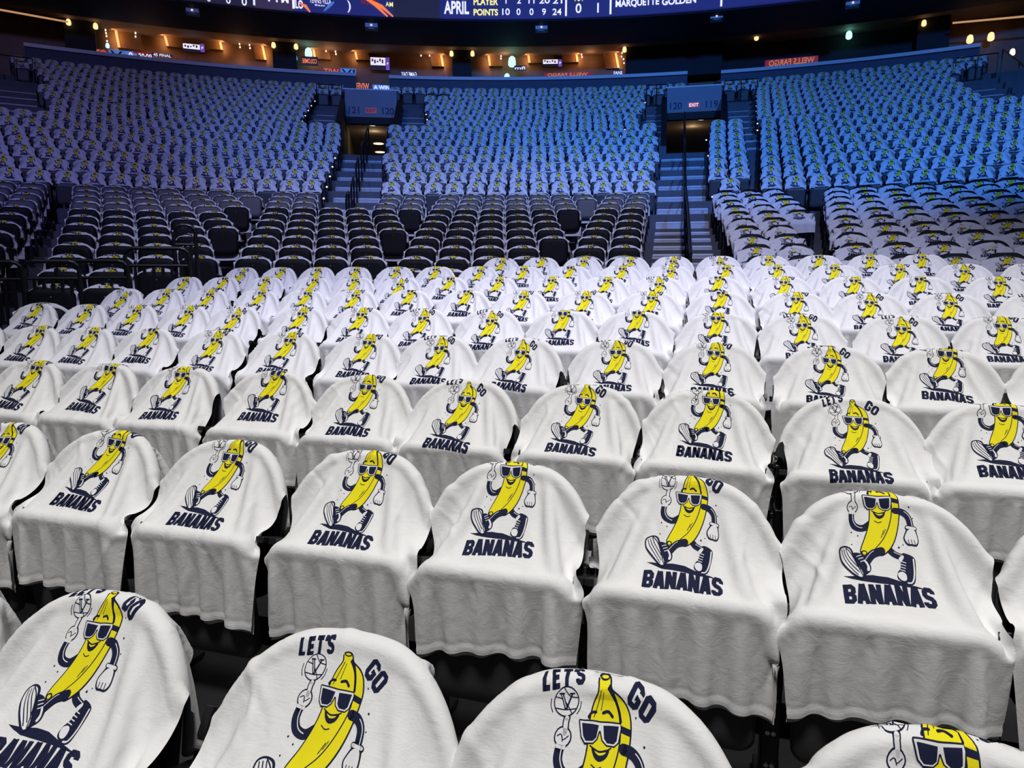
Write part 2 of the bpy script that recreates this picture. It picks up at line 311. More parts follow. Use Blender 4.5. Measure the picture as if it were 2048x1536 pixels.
    fr=Y([(1076,174),(1148,178),(1160,178),(1222,176),(1224,186),(1218,218),(1205,228),(1178,228),(1163,218),(1154,196),(1148,197),(1141,216),(1128,226),(1100,226),(1087,212)])
    S(4,NAVY,stroke(fr+[fr[0]],9)); P(5,WHT,fr)
    P(6,NAVY,Y([(1084,179),(1146,184),(1140,213),(1127,222),(1102,222),(1092,210)])); P(6,NAVY,Y([(1162,184),(1217,181),(1213,215),(1203,224),(1179,224),(1168,214)]))
    sc=.215/425
    out=[]
    for l,c,q in A:
        out.append((l,c,[((a-1150)*sc,.085+(bb-60*K)*sc) for a,bb in q]))
    return out
def art_far():
    A=[]
    K=1.12
    def Y(pts): return [(a,b*K) for a,b in pts]
    A.append((1,YEL,Y([(1140,78),(1113,170),(1110,255),(1055,388),(1050,425),(1130,404),(1160,420),(1225,345),(1256,235),(1256,160),(1182,98)])))
    for q in stroke(Y([(1112,288),(1040,305),(1012,260),(1020,200)]),36,caps=False)+stroke(Y([(1238,231),(1290,245),(1307,330)]),34,caps=False)+stroke(Y([(1185,392),(1240,440),(1250,540)]),46,caps=False)+stroke(Y([(1148,412),(1062,462),(1010,500)]),46,caps=False): A.append((0,NAVY,q))
    A.append((0,NAVY,Y([(920,400),(980,385),(1045,530),(1000,520)])))
    A.append((2,NAVY,Y([(1080,175),(1222,178),(1210,222),(1100,222)])))
    A.append((0,NAVY,Y([(945,517),(1240,535),(1340,570),(1000,545)])))
    for q in word("BANANAS",lambda u:(940+u,648*K+4,0.0),104,.25,.69): A.append((0,NAVY,q))
    sc=.215/425
    return [(l,c,[((a-1150)*sc,.085+(bb-60*K)*sc) for a,bb in q]) for l,c,q in A]
def clip_art(A,g,smin):
    """cut every printed shape along the cloth grid; returns vertex table (cell coords) and faces"""
    verts={};vl=[];faces=[]
    def vid(l,x,y):
        k=(l,round(x*400),round(y*400))
        if k not in verts: verts[k]=len(vl); vl.append((x,y,l))
        return verts[k]
    def split(poly,f):
        a=[];b=[];n=len(poly)
        d=[f(p) for p in poly]
        for i in range(n):
            p,q=poly[i],poly[(i+1)%n];u,v=d[i],d[(i+1)%n]
            if u<=1e-9:a.append(p)
            if u>=-1e-9:b.append(p)
            if (u<-1e-9 and v>1e-9) or (u>1e-9 and v<-1e-9):
                t=u/(u-v);m=(p[0]+(q[0]-p[0])*t,p[1]+(q[1]-p[1])*t);a.append(m);b.append(m)
        return a,b
    def area(p): return .5*sum(p[i][0]*p[(i+1)%len(p)][1]-p[(i+1)%len(p)][0]*p[i][1] for i in range(len(p)))
    for l,c,poly in A:
        P2=[((x-smin)/g,y/g) for x,y in poly]
        if len(P2)>4: tris=[[P2[i] for i in tr] for tr in tessellate_polygon([[Vector((x,y,0)) for x,y in P2]])]
        else: tris=[P2] if len(P2)==3 else [[P2[0],P2[1],P2[2]],[P2[0],P2[2],P2[3]]]
        for tr in tris:
            if abs(area(tr))<1e-6: continue
            if area(tr)<0: tr=tr[::-1]
            rest=tr
            cols=[]
            for k in range(math.floor(min(p[0] for p in tr))+1,math.ceil(max(p[0] for p in tr))):
                a,rest=split(rest,lambda p,k=k:p[0]-k); cols.append(a)
                if len(rest)<3:break
            cols.append(rest)
            for cpoly in cols:
                if len(cpoly)<3 or abs(area(cpoly))<1e-6: continue
                r2=cpoly;rows=[]
                for k in range(math.floor(min(p[1] for p in cpoly))+1,math.ceil(max(p[1] for p in cpoly))):
                    a,r2=split(r2,lambda p,k=k:p[1]-k); rows.append(a)
                    if len(r2)<3:break
                rows.append(r2)
                for q in rows:
                    if len(q)<3 or abs(area(q))<1e-6: continue
                    mx=sum(p[0] for p in q)/len(q);my=sum(p[1] for p in q)/len(q);o=math.floor(mx)-math.floor(my)
                    for z in split(q,lambda p:p[0]-p[1]-o):
                        if len(z)<3 or abs(area(z))<1e-6: continue
                        ids=[]
                        for p in z:
                            v=vid(l,p[0],p[1])
                            if not ids or (ids[-1]!=v): ids.append(v)
                        if len(ids)>1 and ids[0]==ids[-1]: ids.pop()
                        if len(set(ids))==len(ids)>=3: faces.append((ids,c))
    return np.array(vl,float),faces
def sample(G,xy):
    """piecewise-linear sampling of grid G[t,s,:] at cell coords (same diagonal as the cloth)"""
    x=np.clip(xy[:,0],0,G.shape[1]-1.0001);y=np.clip(xy[:,1],0,G.shape[0]-1.0001)
    i=np.floor(x).astype(int);j=np.floor(y).astype(int);fx=(x-i)[:,None];fy=(y-j)[:,None]
    a=G[j,i];b=G[j,i+1];c=G[j+1,i+1];d=G[j+1,i]
    return np.where(fx>=fy,a+(b-a)*fx+(c-b)*fy,a+(c-d)*fx+(d-a)*fy)
# ------------------------------------------------------------ the seat: solids shared by the model and by the cloth that drapes over it
BT=.88
KINDS={ # pan top (y,z), pan tilt
'A':(-.30,.635,-.10),'B':(-.165,.835,.17),'C':(-.30,.635,-.10),'D':(-.27,.57,-.05)}
def rbox(p,b,rc,r):
    qx=np.abs(p[:,0])-(b[0]-rc); qz=np.abs(p[:,2])-(b[2]-rc)
    d2=np.hypot(np.maximum(qx,0),np.maximum(qz,0))+np.minimum(np.maximum(qx,qz),0)-rc
    ex=d2+r; ey=np.abs(p[:,1])-(b[1]-r)
    return np.hypot(np.maximum(ex,0),np.maximum(ey,0))+np.minimum(np.maximum(ex,ey),0)-r
LEAN=.20
def make_sdf(kind):
    KY,KZ,tilt=KINDS[kind]
    def sdf(P):
        c,s=math.cos(LEAN),math.sin(LEAN)
        q=P-np.array([0,-.01,BT]); y=c*q[:,1]-s*q[:,2]; z=s*q[:,1]+c*q[:,2]
        z=z+.035*(q[:,0]/.225)**2; y=y+.05*(q[:,0]/.225)**2
        d1=rbox(np.stack([q[:,0],y,z+.27],1),(.262 if kind=='A' else .24,.024,.27),.185 if kind=='A' else .16,.022)
        c,s=math.cos(tilt),math.sin(tilt)
        q=P-np.array([0,KY+.03,KZ]); y=c*q[:,1]-s*q[:,2]; z=s*q[:,1]+c*q[:,2]
        d2=rbox(np.stack([q[:,0],y,z+.225],1),(.238 if kind=='A' else .215,.03,.225),.06,.022)
        d=np.minimum(d1,d2)
        if kind!='D':   # arm supports either side
            q=np.stack([np.abs(P[:,0])-.268,P[:,1]+.13,P[:,2]-.585],1); a=.35; y=q[:,1]*math.cos(a)-q[:,2]*math.sin(a); z=q[:,1]*math.sin(a)+q[:,2]*math.cos(a)
            q=np.stack([q[:,0],y,z],1); e=np.abs(q)-np.array([.012,.12,.008]); d3=np.sqrt((np.maximum(e,0)**2).sum(1))+np.minimum(e.max(1),0)-.012
            d=np.minimum(d,d3)
        return d
    return sdf
def simulate(kind,seed,tb,rot=0.,du=0.,steps=250,g=.015):
    KY,KZ,_=KINDS[kind]; sdf=make_sdf(kind)
    rng=np.random.default_rng(seed)
    L=.715; ns=2*int(round(.45/g))+1; nt=int(round(L/g))+1
    S=(np.arange(ns)-(ns-1)/2)*g; T=np.arange(nt)*g
    s,t=np.meshgrid(S,T); a=np.abs(s)
    sl=a>.287
    sleeve=sl&(t>(a-.287)*.45)&(t<.20+(a-.287)*.25)
    mask=(~sl|sleeve)&~((a<.085)&(t<.03))
    u=t-tb; ss=s+du
    cr,sr=math.cos(rot),math.sin(rot)
    ss,u=cr*ss-sr*(u-.2),sr*ss+cr*(u-.2)+.2
    P=np.zeros((nt,ns,3)); P[...,0]=ss
    if kind in('A','C','D'):
        top=np.array([0.,.0,BT+.02]) if kind!='C' else np.array([0.,-.06,BT-.035])
        kink=np.array([0,KY-.02,KZ+.02]); L1=np.linalg.norm(kink-top); d1=(kink-top)/L1
        b=u<0; m=(u>=0)&(u<L1)
        P[...,1]=np.where(b,(.02-u*.35) if kind!='C' else -.06+u*.2,np.where(m,top[1]+d1[1]*u,kink[1]-.015-(u-L1)*.08))
        P[...,2]=np.where(b,top[2]+u*.93,np.where(m,top[2]+d1[2]*u,kink[2]-(u-L1)))
    else:
        b=u<0
        P[...,1]=np.where(b,.03-u*.3,-.045-u*.2); P[...,2]=np.where(b,BT+.02+u*.93,BT+.02-u*.95)
    if kind=='D': mask=mask&(u<L1+g*.9)
    P+=rng.normal(0,.0025,P.shape)
    for k in range(6):
        an=rng.uniform(-.6,.6); w_=rng.uniform(18,42); ph=rng.uniform(0,6.28)
        P[...,1]-=.007*np.sin(w_*(s*math.cos(an)+t*math.sin(an))+ph)*np.clip(u/.15,0,1)
    P[...,0]*=.955
    # sleeves start folded down either side of the seat
    ov=np.maximum(np.abs(P[...,0])-.272,0); P[...,2]-=ov*.95; P[...,1]-=0; P[...,0]=np.sign(P[...,0])*(np.minimum(np.abs(P[...,0]),.272)+ov*.06)
    X=P.reshape(-1,3).copy(); V=np.zeros_like(X); Mk=mask.ravel(); idx=np.arange(nt*ns).reshape(nt,ns)
    # the shirt is pulled over the seat back like a cap, so it cannot slide off the ridge
    pin=np.where((np.abs(u.ravel())<g*.6)&(np.abs(ss.ravel())<.19)&Mk)[0]
    pinX=X[pin].copy()
    if kind=='C': pinX[:,2]=BT-.045-.09*(np.abs(pinX[:,0])/.2)**2.5; pinX[:,1]=-.05-.03*(pinX[:,0]/.2)**2
    else:
        pinX[:,0]=np.clip(pinX[:,0],-.215,.215); pinX[:,1]=-.012-.045*(pinX[:,0]/.225)**2; pinX[:,2]=BT+.06
        for _ in range(40): pinX[:,2]-=np.maximum(sdf(pinX)-.004,0)*.8
    if kind=='D':
        e2=np.where((np.abs(u.ravel()-L1)<g*.6)&(np.abs(ss.ravel())<.2)&Mk)[0]; pin=np.concatenate([pin,e2]); pinX=np.concatenate([pinX,np.stack([X[e2,0],np.full(len(e2),KY+.0),np.full(len(e2),KZ+.006)],1)])
    X[pin]=pinX
    sr_,tr_=s.ravel(),t.ravel(); bat=[]
    def add(A,B,st,split):
        A=A.ravel();B=B.ravel();ok=Mk[A]&Mk[B];A=A[ok];B=B[ok]
        r=np.hypot(sr_[A]-sr_[B],tr_[A]-tr_[B])
        if split:
            ra=np.minimum(A//ns,B//ns)
            for par in (0,1):
                k=ra%2==par; bat.append((A[k],B[k],r[k],st))
        else: bat.append((A,B,r,st))
    for o in (0,1):
        add(idx[:,o:-1:2],idx[:,o+1::2],1.,0); add(idx[o:-1:2,:],idx[o+1::2,:],1.,0)
    for o in (0,1):
        add(idx[:-1,o:-1:2],idx[1:,o+1::2],.5,1); add(idx[1:,o:-1:2],idx[:-1,o+1::2],.5,1)
    for (dr,dc) in ((0,2),(2,0)):
        A=idx[:nt-dr,:ns-dc].ravel();B=idx[dr:,dc:].ravel();ok=Mk[A]&Mk[B];A=A[ok];B=B[ok]
        key=((A//ns)//2%2) if dr else ((A%ns)//2%2)
        for par in (0,1): bat.append((A[key==par],B[key==par],np.full((key==par).sum(),2*g),.06))
    dt=1/90.; eps=.004; h=1e-4; E3=np.eye(3)*h
    for it in range(steps):
        V[:,2]-=4.5*dt; V*=.975
        X0=X.copy(); X=X+V*dt
        for k in range(9):
            for (A,B,r,st) in bat:
                d=X[B]-X[A]; l=np.sqrt((d*d).sum(1))+1e-9
                c=(st*.5*(l-r)/l)[:,None]*d
                X[A]+=c; X[B]-=c
            X[pin]=pinX
            if k%4==0:
                D=sdf(X); hit=np.where(D<eps)[0]
                if len(hit):
                    Q=X[hit]; d0=D[hit]
                    G=np.stack([sdf(Q+E3[j])-d0 for j in range(3)],1)/h
                    G/=np.linalg.norm(G,axis=1)[:,None]+1e-9
                    X[hit]+=G*(eps-d0)[:,None]
                    dx=X[hit]-X0[hit]; dn=(dx*G).sum(1)[:,None]*G; X[hit]-=(dx-dn)*.6
            over=np.abs(X[:,0])>.284
            X[over,0]=np.sign(X[over,0])*(.284+(np.abs(X[over,0])-.284)*.25)
            X[:,2]=np.maximum(X[:,2],.12)
        V=(X-X0)/dt; sp=np.linalg.norm(V,axis=1); V*=np.minimum(1,2.5/(sp+1e-9))[:,None]
    X=X.reshape(nt,ns,3)
    # extrapolate outside the shirt's outline so that it can be refined
    ok=mask.copy()
    for _ in range(4):
        acc=np.zeros_like(X);cnt=np.zeros(ok.shape)
        for dj,di in ((0,1),(0,-1),(1,0),(-1,0)):
            n1=np.roll(X,(dj,di),(0,1));o1=np.roll(ok,(dj,di),(0,1));n2=np.roll(X,(2*dj,2*di),(0,1));o2=np.roll(ok,(2*dj,2*di),(0,1))
            z=o1&o2&~ok; acc[z]+=(2*n1-n2)[z];cnt[z]+=1
        z=cnt>0; X[z]=acc[z]/cnt[z][:,None]; ok=ok|z
    return push(X,kind),mask
def push(X,kind,eps=.0065):
    sdf=make_sdf(kind); Y=X.reshape(-1,3).copy(); h=1e-4
    for _ in range(4):
        D=sdf(Y); hit=np.where((D<eps)&(D>-.03))[0]
        if not len(hit): break
        Q=Y[hit]; G=np.stack([sdf(Q+np.eye(3)[j]*h)-D[hit] for j in range(3)],1)/h; G/=np.linalg.norm(G,axis=1)[:,None]+1e-9
        Y[hit]+=G*(eps-D[hit])[:,None]
    return Y.reshape(X.shape)
def refine(X,mask):
    def up(Y):
        n=Y.shape[0]; P=np.concatenate([(2*Y[:1]-Y[1:2]),Y,(2*Y[-1:]-Y[-2:-1])])
        mid=(-P[:-3]+9*P[1:-2]+9*P[2:-1]-P[3:])/16
        o=np.empty((2*n-1,)+Y.shape[1:]); o[::2]=Y; o[1::2]=mid; return o
    Z=up(X); Z=up(Z.transpose(1,0,2)).transpose(1,0,2)
    m=np.zeros(Z.shape[:2],bool); m[::2,::2]=mask
    m[1::2,::2]=mask[:-1]&mask[1:]; m[::2,1::2]=mask[:,:-1]&mask[:,1:]; m[1::2,1::2]=mask[:-1,:-1]&mask[1:,1:]&mask[:-1,1:]&mask[1:,:-1]
    return Z,m
ART=art(); ARTF=art_far()
CLIP={'fine':clip_art(ART,.0075,-.45),'mid':clip_art(ART,.015,-.45),'low':clip_art(ART,.03,-.45),'far':clip_art(ARTF,.03,-.45)}
def shirt_arrays(X,mask,clip,mirror=False,hem=True):
    """verts, faces, material index for a draped shirt with its print; mirror flips the folds, not the print"""
    G=X.copy()
    if mirror: G=G[:,::-1].copy(); G[...,0]*=-1; mask=mask[:,::-1]
    nt,ns=mask.shape; g=.9/(ns-1)
    dt_=np.gradient(G,axis=0); ds_=np.gradient(G,axis=1); N=np.cross(dt_,ds_); N/=np.linalg.norm(N,axis=2)[...,None]+1e-12
    if g<.02:   # creases running from the shoulders and folds across the cloth
        rg=np.random.default_rng(int(abs(G[5,5,2]*1e5))%9973); ss=((np.arange(ns)-(ns-1)/2)*g)[None,:]; tt=(np.arange(nt)*g)[:,None]; H=np.zeros((nt,ns))
        for q in range(26):
            s0=rg.uniform(-.26,.26); t0=rg.uniform(.08,.62); an=(math.copysign(1,-s0)*rg.uniform(.05,.8) if t0<.42 else rg.uniform(-.5,.5)) ; ln=rg.uniform(.05,.14); w_=rg.uniform(.007,.018); am=rg.uniform(-.0035,.0045)
            a_=(ss-s0)*math.sin(an)+(tt-t0)*math.cos(an); b_=(ss-s0)*math.cos(an)-(tt-t0)*math.sin(an)+rg.uniform(-1.2,1.2)*a_*a_
            H+=am*np.exp(-(b_/w_)**2)*np.exp(-(a_/ln)**2)
        H+=.0016*np.sin(ss*rg.uniform(30,55)+tt*rg.uniform(-12,12)+rg.uniform(0,6))*np.clip((tt-.15)/.3,0,1)
        G=G+N*np.maximum(H,-.0025)[...,None]; dt_=np.gradient(G,axis=0); ds_=np.gradient(G,axis=1); N=np.cross(dt_,ds_); N/=np.linalg.norm(N,axis=2)[...,None]+1e-12
    if hem and g<.02:   # a stitched hem: thicker band along the bottom, with a groove above it
        r=(nt-1)-np.arange(nt); band=(r*g<.022); G=G+N*np.where(band,.0014,0)[:,None,None]
        gr=(np.abs(r*g-.026)<g*.6); G=G-N*np.where(gr,.0010,0)[:,None,None]
    V=[G.reshape(-1,3)]; idx=np.arange(nt*ns).reshape(nt,ns)
    c=mask[:-1,:-1]&mask[1:,:-1]&mask[:-1,1:]&mask[1:,1:]
    j,i=np.where(c); a=idx[j,i];b=idx[j,i+1];d=idx[j+1,i+1];e=idx[j+1,i]
    T=np.concatenate([np.stack([a,d,b],1),np.stack([a,e,d],1)]); mi=[np.zeros(len(T),np.int32)]; F=[T]
    base=nt*ns
    if hem and g<.02:   # back panel of the shirt showing below the front one
        k0=nt-int(.16/g); G2=G[k0:]-N[k0:]*.007; w_=np.linspace(0,1,nt-k0)[:,None,None]
        G2=G2+np.array([0,0.004,-.013])*w_+.004*np.sin(np.arange(ns)*g*31)[None,:,None]*np.array([0,0,1.])*w_
        V.append(G2.reshape(-1,3)); id2=np.arange(G2.shape[0]*ns).reshape(-1,ns)+base; base+=G2.shape[0]*ns
        c2=c[k0:]; j,i=np.where(c2); a=id2[j,i];b=id2[j,i+1];d=id2[j+1,i+1];e=id2[j+1,i]
        T2=np.concatenate([np.stack([a,d,b],1),np.stack([a,e,d],1)]); F.append(T2); mi.append(np.zeros(len(T2),np.int32))
    av,af=CLIP[clip]
    P=sample(G,av[:,:2])+sample(N,av[:,:2])*(.0007+.00028*av[:,2])[:,None]*(1 if g<.02 else 2.2)
    V.append(P); faces=[tuple(int(q) for q in t) for t in np.concatenate(F)]
    faces+= [tuple(k+base for k in f[::-1]) for f,_ in af]; mi.append(np.array([col+1 for _,col in af],np.int32))
    return np.concatenate(V),faces,np.concatenate(mi)
SM=[M['cloth'],M['navy'],M['yellow'],M['white']]
def shirt_mesh(arr):
    V,F_,mi=arr; used=np.zeros(len(V),bool)
    flat=np.fromiter((i for f in F_ for i in f),dtype=np.int64); used[flat]=True; new=np.cumsum(used)-1
    me=bpy.data.meshes.new('t_shirt'); me.from_pydata(V[used].tolist(),[],[tuple(int(new[i]) for i in f) for f in F_])
    for m in SM: me.materials.append(m)
    me.polygons.foreach_set('material_index',mi); me.polygons.foreach_set('use_smooth',np.ones(len(F_),dtype=bool)); me.update(); return me
# near drapes: (seed, cloth behind the top, rotation, sideways shift)
NV=[(11,.063,.02,.0),(12,.082,-.05,.01),(13,.10,.03,-.01),(14,.108,-.02,.0),(15,.12,.06,.012),(16,.122,-.05,-.01),(17,.138,.02,.0),(18,.15,-.04,.01),(19,.165,.03,0.),(20,.072,.07,-.012),(21,.093,-.06,.01),(22,.135,.08,0.)]
SIMS=[(tb,)+simulate('A',sd,tb,ro,du,steps=230) for sd,tb,ro,du in NV]
_cache={}
def near_mesh(tb,level,rnd):
    c=sorted(range(len(SIMS)),key=lambda i:abs(SIMS[i][0]-tb))[:3]
    c=[i for i in c if abs(SIMS[i][0]-tb)<.016] or c[:1]
    i=rnd.choice(c); mir=rnd.random()<.5; key=(i,mir,level)
    if key not in _cache:
        X,m=SIMS[i][1:]
        if level=='fine': X,m=refine(X,m)
        _cache[key]=shirt_mesh(shirt_arrays(X,m,level,mir))
    return _cache[key]
MIDS={}
for kd,tbs in (('B',(.115,.13,.15)),('C',(.15,.17,.22)),('D',(.085,.10,.115))):
    MIDS[kd]=[simulate(kd,31+i,tb,(.03,-.04,.05)[i],(.0,.01,-.012)[i],steps=120,g=.03) for i,tb in enumerate(tbs)]
MIDMESH={kd:[shirt_mesh(shirt_arrays(X,m,'low',mir)) for X,m in v for mir in (False,True)] for kd,v in MIDS.items()}
# ------------------------------------------------------------ seat meshes
def rr_outline(b,h,rc,n=9):
    P=[]
    for cx_,cz_,a0 in ((b-rc,-rc,0),(-(b-rc),-rc,PI/2),(-(b-rc),-2*h+rc,PI),(b-rc,-2*h+rc,1.5*PI)):
        for k in range(n): a=a0+PI/2*k/(n-1); P.append((cx_+rc*math.cos(a),cz_+rc*math.sin(a)))
    return P
def slab_mb(out,cz,th,r,tf,mb=None,m=0):
    mb=mb or MB(); n=len(out)
    def ring(s,y): return [tf(x*s,y,cz+(z-cz)*s) for x,z in out]
    mx=max(abs(x) for x,_ in out); si=1-r/mx
    R=[ring(.02,-th)]+[ring(s,-th) for s in (.35,.7)]+[ring(si,-th),ring(1,-th+r),ring(1,th-r),ring(si,th)]+[ring(s,th) for s in (.7,.35,.02)]
    v=[p for q in R for p in q]; f=[]
    for i in range(len(R)-1):
        for k in range(n): f.append((i*n+k,(i+1)*n+k,(i+1)*n+(k+1)%n,i*n+(k+1)%n))
    f+=[tuple(range(n)),tuple(range((len(R)-1)*n,len(R)*n))[::-1]]
    mb.add(v,f,m); return mb
def back_tf(x,y,z):
    y=y-.05*(x/.225)**2; z=z-.035*(x/.225)**2
    c,s=math.cos(LEAN),math.sin(LEAN); return (x,c*y+s*z-.01,-s*y+c*z+BT)
def pan_tf(kind):
    KY,KZ,tl=KINDS[kind]; c,s=math.cos(tl),math.sin(tl)
    return lambda x,y,z:(x,c*y+s*z+KY+.03,-s*y+c*z+KZ)
SEATM={}
def seat_meshes(kind):
    if kind in SEATM: return SEATM[kind]
    d={}
    d['backrest']=slab_mb(rr_outline(.238,.27,.16),-.27,.022,.012,back_tf)
    tf=pan_tf(kind); d['seat_pan']=slab_mb(rr_outline(.213 if kind!='B' else .232,.225,.05 if kind!='B' else .10),-.225,.028,.012,tf)
    r=MB(); el=[(.085*math.cos(a),-.13+.045*math.sin(a)) for a in [2*PI*k/24 for k in range(24)]]
    slab_mb(el,-.13,.0015,.001,lambda x,y,z:tf(x,y-.029,z),r); d['oval_recess']=r
    hb=MB(); hb.tube([tf(0,-.031,-.10),tf(0,-.036,-.10)],.009,8); d['bolt']=hb
    cdm=MB(); cdm.tube([tf(x,-.034,z) for x,z in ((-.05,-.095),(-.043,-.11),(-.044,-.125),(-.03,-.142),(-.012,-.146),(.008,-.135),(.03,-.123),(.045,-.128),(.043,-.136),(.028,-.137),(.004,-.128),(-.02,-.121),(-.043,-.11))],.0022,6); d['pull_cord']=cdm
    d['leg']=MB(); l=d['leg']; l.box((0,-.10,.22),(.035,.10,.44)); l.box((0,-.10,.012),(.06,.20,.024)); l.tube([(0,-.10,.40),(0,-.06,.60),(0,-.02,.66)],.014,8); l.tube([(-.02,-.12,.33),(.02,-.12,.33)],.012,8)
    l.box((0,-.13,.578),(.03,.25,.022),0,Matrix.Rotation(-.35,3,'X')); l.tube([(0,-.1,.4),(0,-.13,.57)],.012,8)
    for z in (.1,.2,.3): l.tube([(0,-.15,z),(0,-.156,z)],.007,6,1)
    out={}
    for k,mbb in d.items():
        me=mesh_obj(k,mbb.v,mbb.f,{'backrest':[M['black']],'seat_pan':[M['pan'] if kind=='A' else M['black']],'oval_recess':[M['recess']],'bolt':[M['bolt']],'pull_cord':[M['cord']],'leg':[M['steel'],M['bolt']]}[k],None,mbb.m,True)
        out[k]=me.data; bpy.data.objects.remove(me)
        pol=out[k].polygons
        if k in('leg',): pol.foreach_set('use_smooth',np.zeros(len(pol),dtype=bool))
    SEATM[kind]=out; return out
def put(me,name,parent,loc=(0,0,0)):
    o=bpy.data.objects.new(name,me); COL.objects.link(o); o.parent=parent; o.location=loc; return o
def make_seat(kind,loc,rz,detail):
    d=seat_meshes(kind); e=empty('stadium_seat',loc,rz)
    put(d['backrest'],'backrest',e)
    if detail<3:
        p=put(d['seat_pan'],'seat_pan',e)
        if detail==0: tag(put(d['oval_recess'],'oval_recess',p),'shallow black oval recess'); 
        if detail==0: put(d['pull_cord'],'pull_cord',p)
        else: put(d['bolt'],'bolt',p)
    for sx in (-1,1): put(d['leg'],'leg',e,(sx*.25,0,0))
    return e
ORD=['first','second','third','fourth','fifth','sixth','seventh','eighth','ninth','tenth','eleventh','twelfth','thirteenth','fourteenth','fifteenth','sixteenth','seventeenth','eighteenth','nineteenth','twentieth']
rnd=random.Random(5)
NCX,NCY,NR0,NP,NRISE=-62.805,-196.608,207.590,.9326,.1195
def near_pos(i,sx):
    R=NR0+i*NP; a=.30+sx/R; return (NCX+R*math.sin(a),NCY+R*math.cos(a),.008+NRISE*i),a
ROWN=['front','second','third','fourth','fifth','sixth','seventh','eighth','ninth']
EXT0={0:1,1:1,2:1,3:1}
ncount=0
for i,L in NEAR.items():
    for j,sx in enumerate(L):
        (x,y,z),a=near_pos(i,sx)
        y_cam=y*math.cos(TH); px_=1024+F*x/max(.3,y*math.cos(TH)+.7*math.sin(TH))
        tb=TB[i][j] if i in TB and j<len(TB[i]) else rnd.choice([.08,.10,.12,.12,.135,.15,.09])
        lev='fine' if i<=2 else 'mid'
        me=near_mesh(tb,lev,rnd)
        o=bpy.data.objects.new('t_shirt',me); COL.objects.link(o); o.location=(x,y,z); o.rotation_euler=(0,0,-a)
        wh='rearmost row' if i==8 else ROWN[i]+' row'
        tag(o,f'white banana t-shirt, {ORD[j]} from the left in the {wh} of the front block','t-shirt','white t-shirts draped over the front block of seats')
        s_=make_seat('A',(x,y,z),-a,0 if i<=1 else 1)
        tag(s_,f'black seat under the {ORD[j]} t-shirt from the left, {wh} of front block','stadium seat','black tip-up seats of the front block')
        ncount+=1
# ------------------------------------------------------------ the bowl
allb=[]
for k,segs in BOWL.items():
    for si,(a0,n) in enumerate(segs):
        for j in range(n):
            a=a0+j*.53/Rk(k); x,y,z=cyl(Rk(k)-.0,a,zk(k)+.008)
            kind='D' if k>=10 else ('C' if a>.25 else 'B')
            allb.append((math.dist((x,y,z),(0,0,1.)),k,si,j,a,(x,y,z),kind))
allb.sort(); NI=300-ncount
def block(k,a):
    if k>9: return 'lowest blue upper row'
    if a<-.42: return 'far left edge block'
    if a<-.23: return 'barricaded left block'
    if a<-.185 and k>=7: return 'pair left of left stairs'
    if a<-.06: return 'block left of centre'
    if a<.095: return 'centre block'
    if a<.20: return 'pair beside right stairs'
    if a<.345: return 'block right of stairs'
    return 'far right block'
first={}
ind=allb[:NI]; rest=allb[NI:]
bl={}
for d,k,si,j,a,p,kind in ind: bl.setdefault((block(k,a)),set()).add(k)
rowkeys={b:sorted(v) for b,v in bl.items()}
cnt={}
for d,k,si,j,a,p,kind in sorted(ind,key=lambda q:(q[1],q[4])):
    b=block(k,a); r=rowkeys[b].index(k); cnt[(b,k)]=cnt.get((b,k),-1)+1; jj=cnt[(b,k)]
    me=rnd.choice(MIDMESH[kind]); o=bpy.data.objects.new('t_shirt',me); COL.objects.link(o); o.location=p; o.rotation_euler=(0,0,-a+rnd.uniform(-.03,.03))
    wh=f'{ORD[jj]} from left, {ORD[r]} row, {b}'
    tag(o,('white t-shirt hooked over black seat, ' if kind=='B' else 'white banana t-shirt below bare seat top, ' if kind=='C' else 'white t-shirt on a folded seat, ')+wh,'t-shirt','white t-shirts in the stand behind the front block')
    s_=make_seat(kind,p,-a,1); tag(s_,f'folded black seat, {wh}','stadium seat','black tip-up seats behind the front block')
# the rest of the stand, past the three hundred nearest: one object each
SV=[];SF=[];SMI=[];base=0
FARR={kd:[shirt_arrays(X,m,'far',mir) for X,m in v for mir in (False,True)] for kd,v in MIDS.items()}
def compact(arr):
    V,Fc,mi=arr; used=np.zeros(len(V),bool); fl=np.fromiter((i for f in Fc for i in f),dtype=np.int64); used[fl]=True; nw=np.cumsum(used)-1
    return V[used],nw[fl],np.array([len(f) for f in Fc]),mi
FARC={kd:[compact(q) for q in v] for kd,v in FARR.items()}
def merged(name,items,mats,smooth=True):
    """items: list of ((V,loopidx,counts,mi),loc,rz)"""
    VV=[];LL=[];CC=[];MM=[];b=0
    for (V,l,c,mi),p,rz in items:
        cs,sn=math.cos(rz),math.sin(rz); W=np.stack([V[:,0]*cs-V[:,1]*sn+p[0],V[:,0]*sn+V[:,1]*cs+p[1],V[:,2]+p[2]],1)
        VV.append(W);LL.append(l+b);CC.append(c);MM.append(mi);b+=len(V)
    V=np.concatenate(VV);L=np.concatenate(LL);C=np.concatenate(CC);Mi=np.concatenate(MM)
    me=bpy.data.meshes.new(name); me.vertices.add(len(V)); me.vertices.foreach_set('co',V.ravel()); me.loops.add(len(L)); me.loops.foreach_set('vertex_index',L.astype(np.int32))
    me.polygons.add(len(C)); st=np.concatenate([[0],np.cumsum(C)[:-1]]); me.polygons.foreach_set('loop_start',st.astype(np.int32)); me.polygons.foreach_set('loop_total',C.astype(np.int32))
    for m in mats: me.materials.append(m)
    me.polygons.foreach_set('material_index',Mi.astype(np.int32)); me.polygons.foreach_set('use_smooth',np.full(len(C),smooth)); me.update(calc_edges=True); me.validate()
    o=bpy.data.objects.new(name,me); COL.objects.link(o); return o
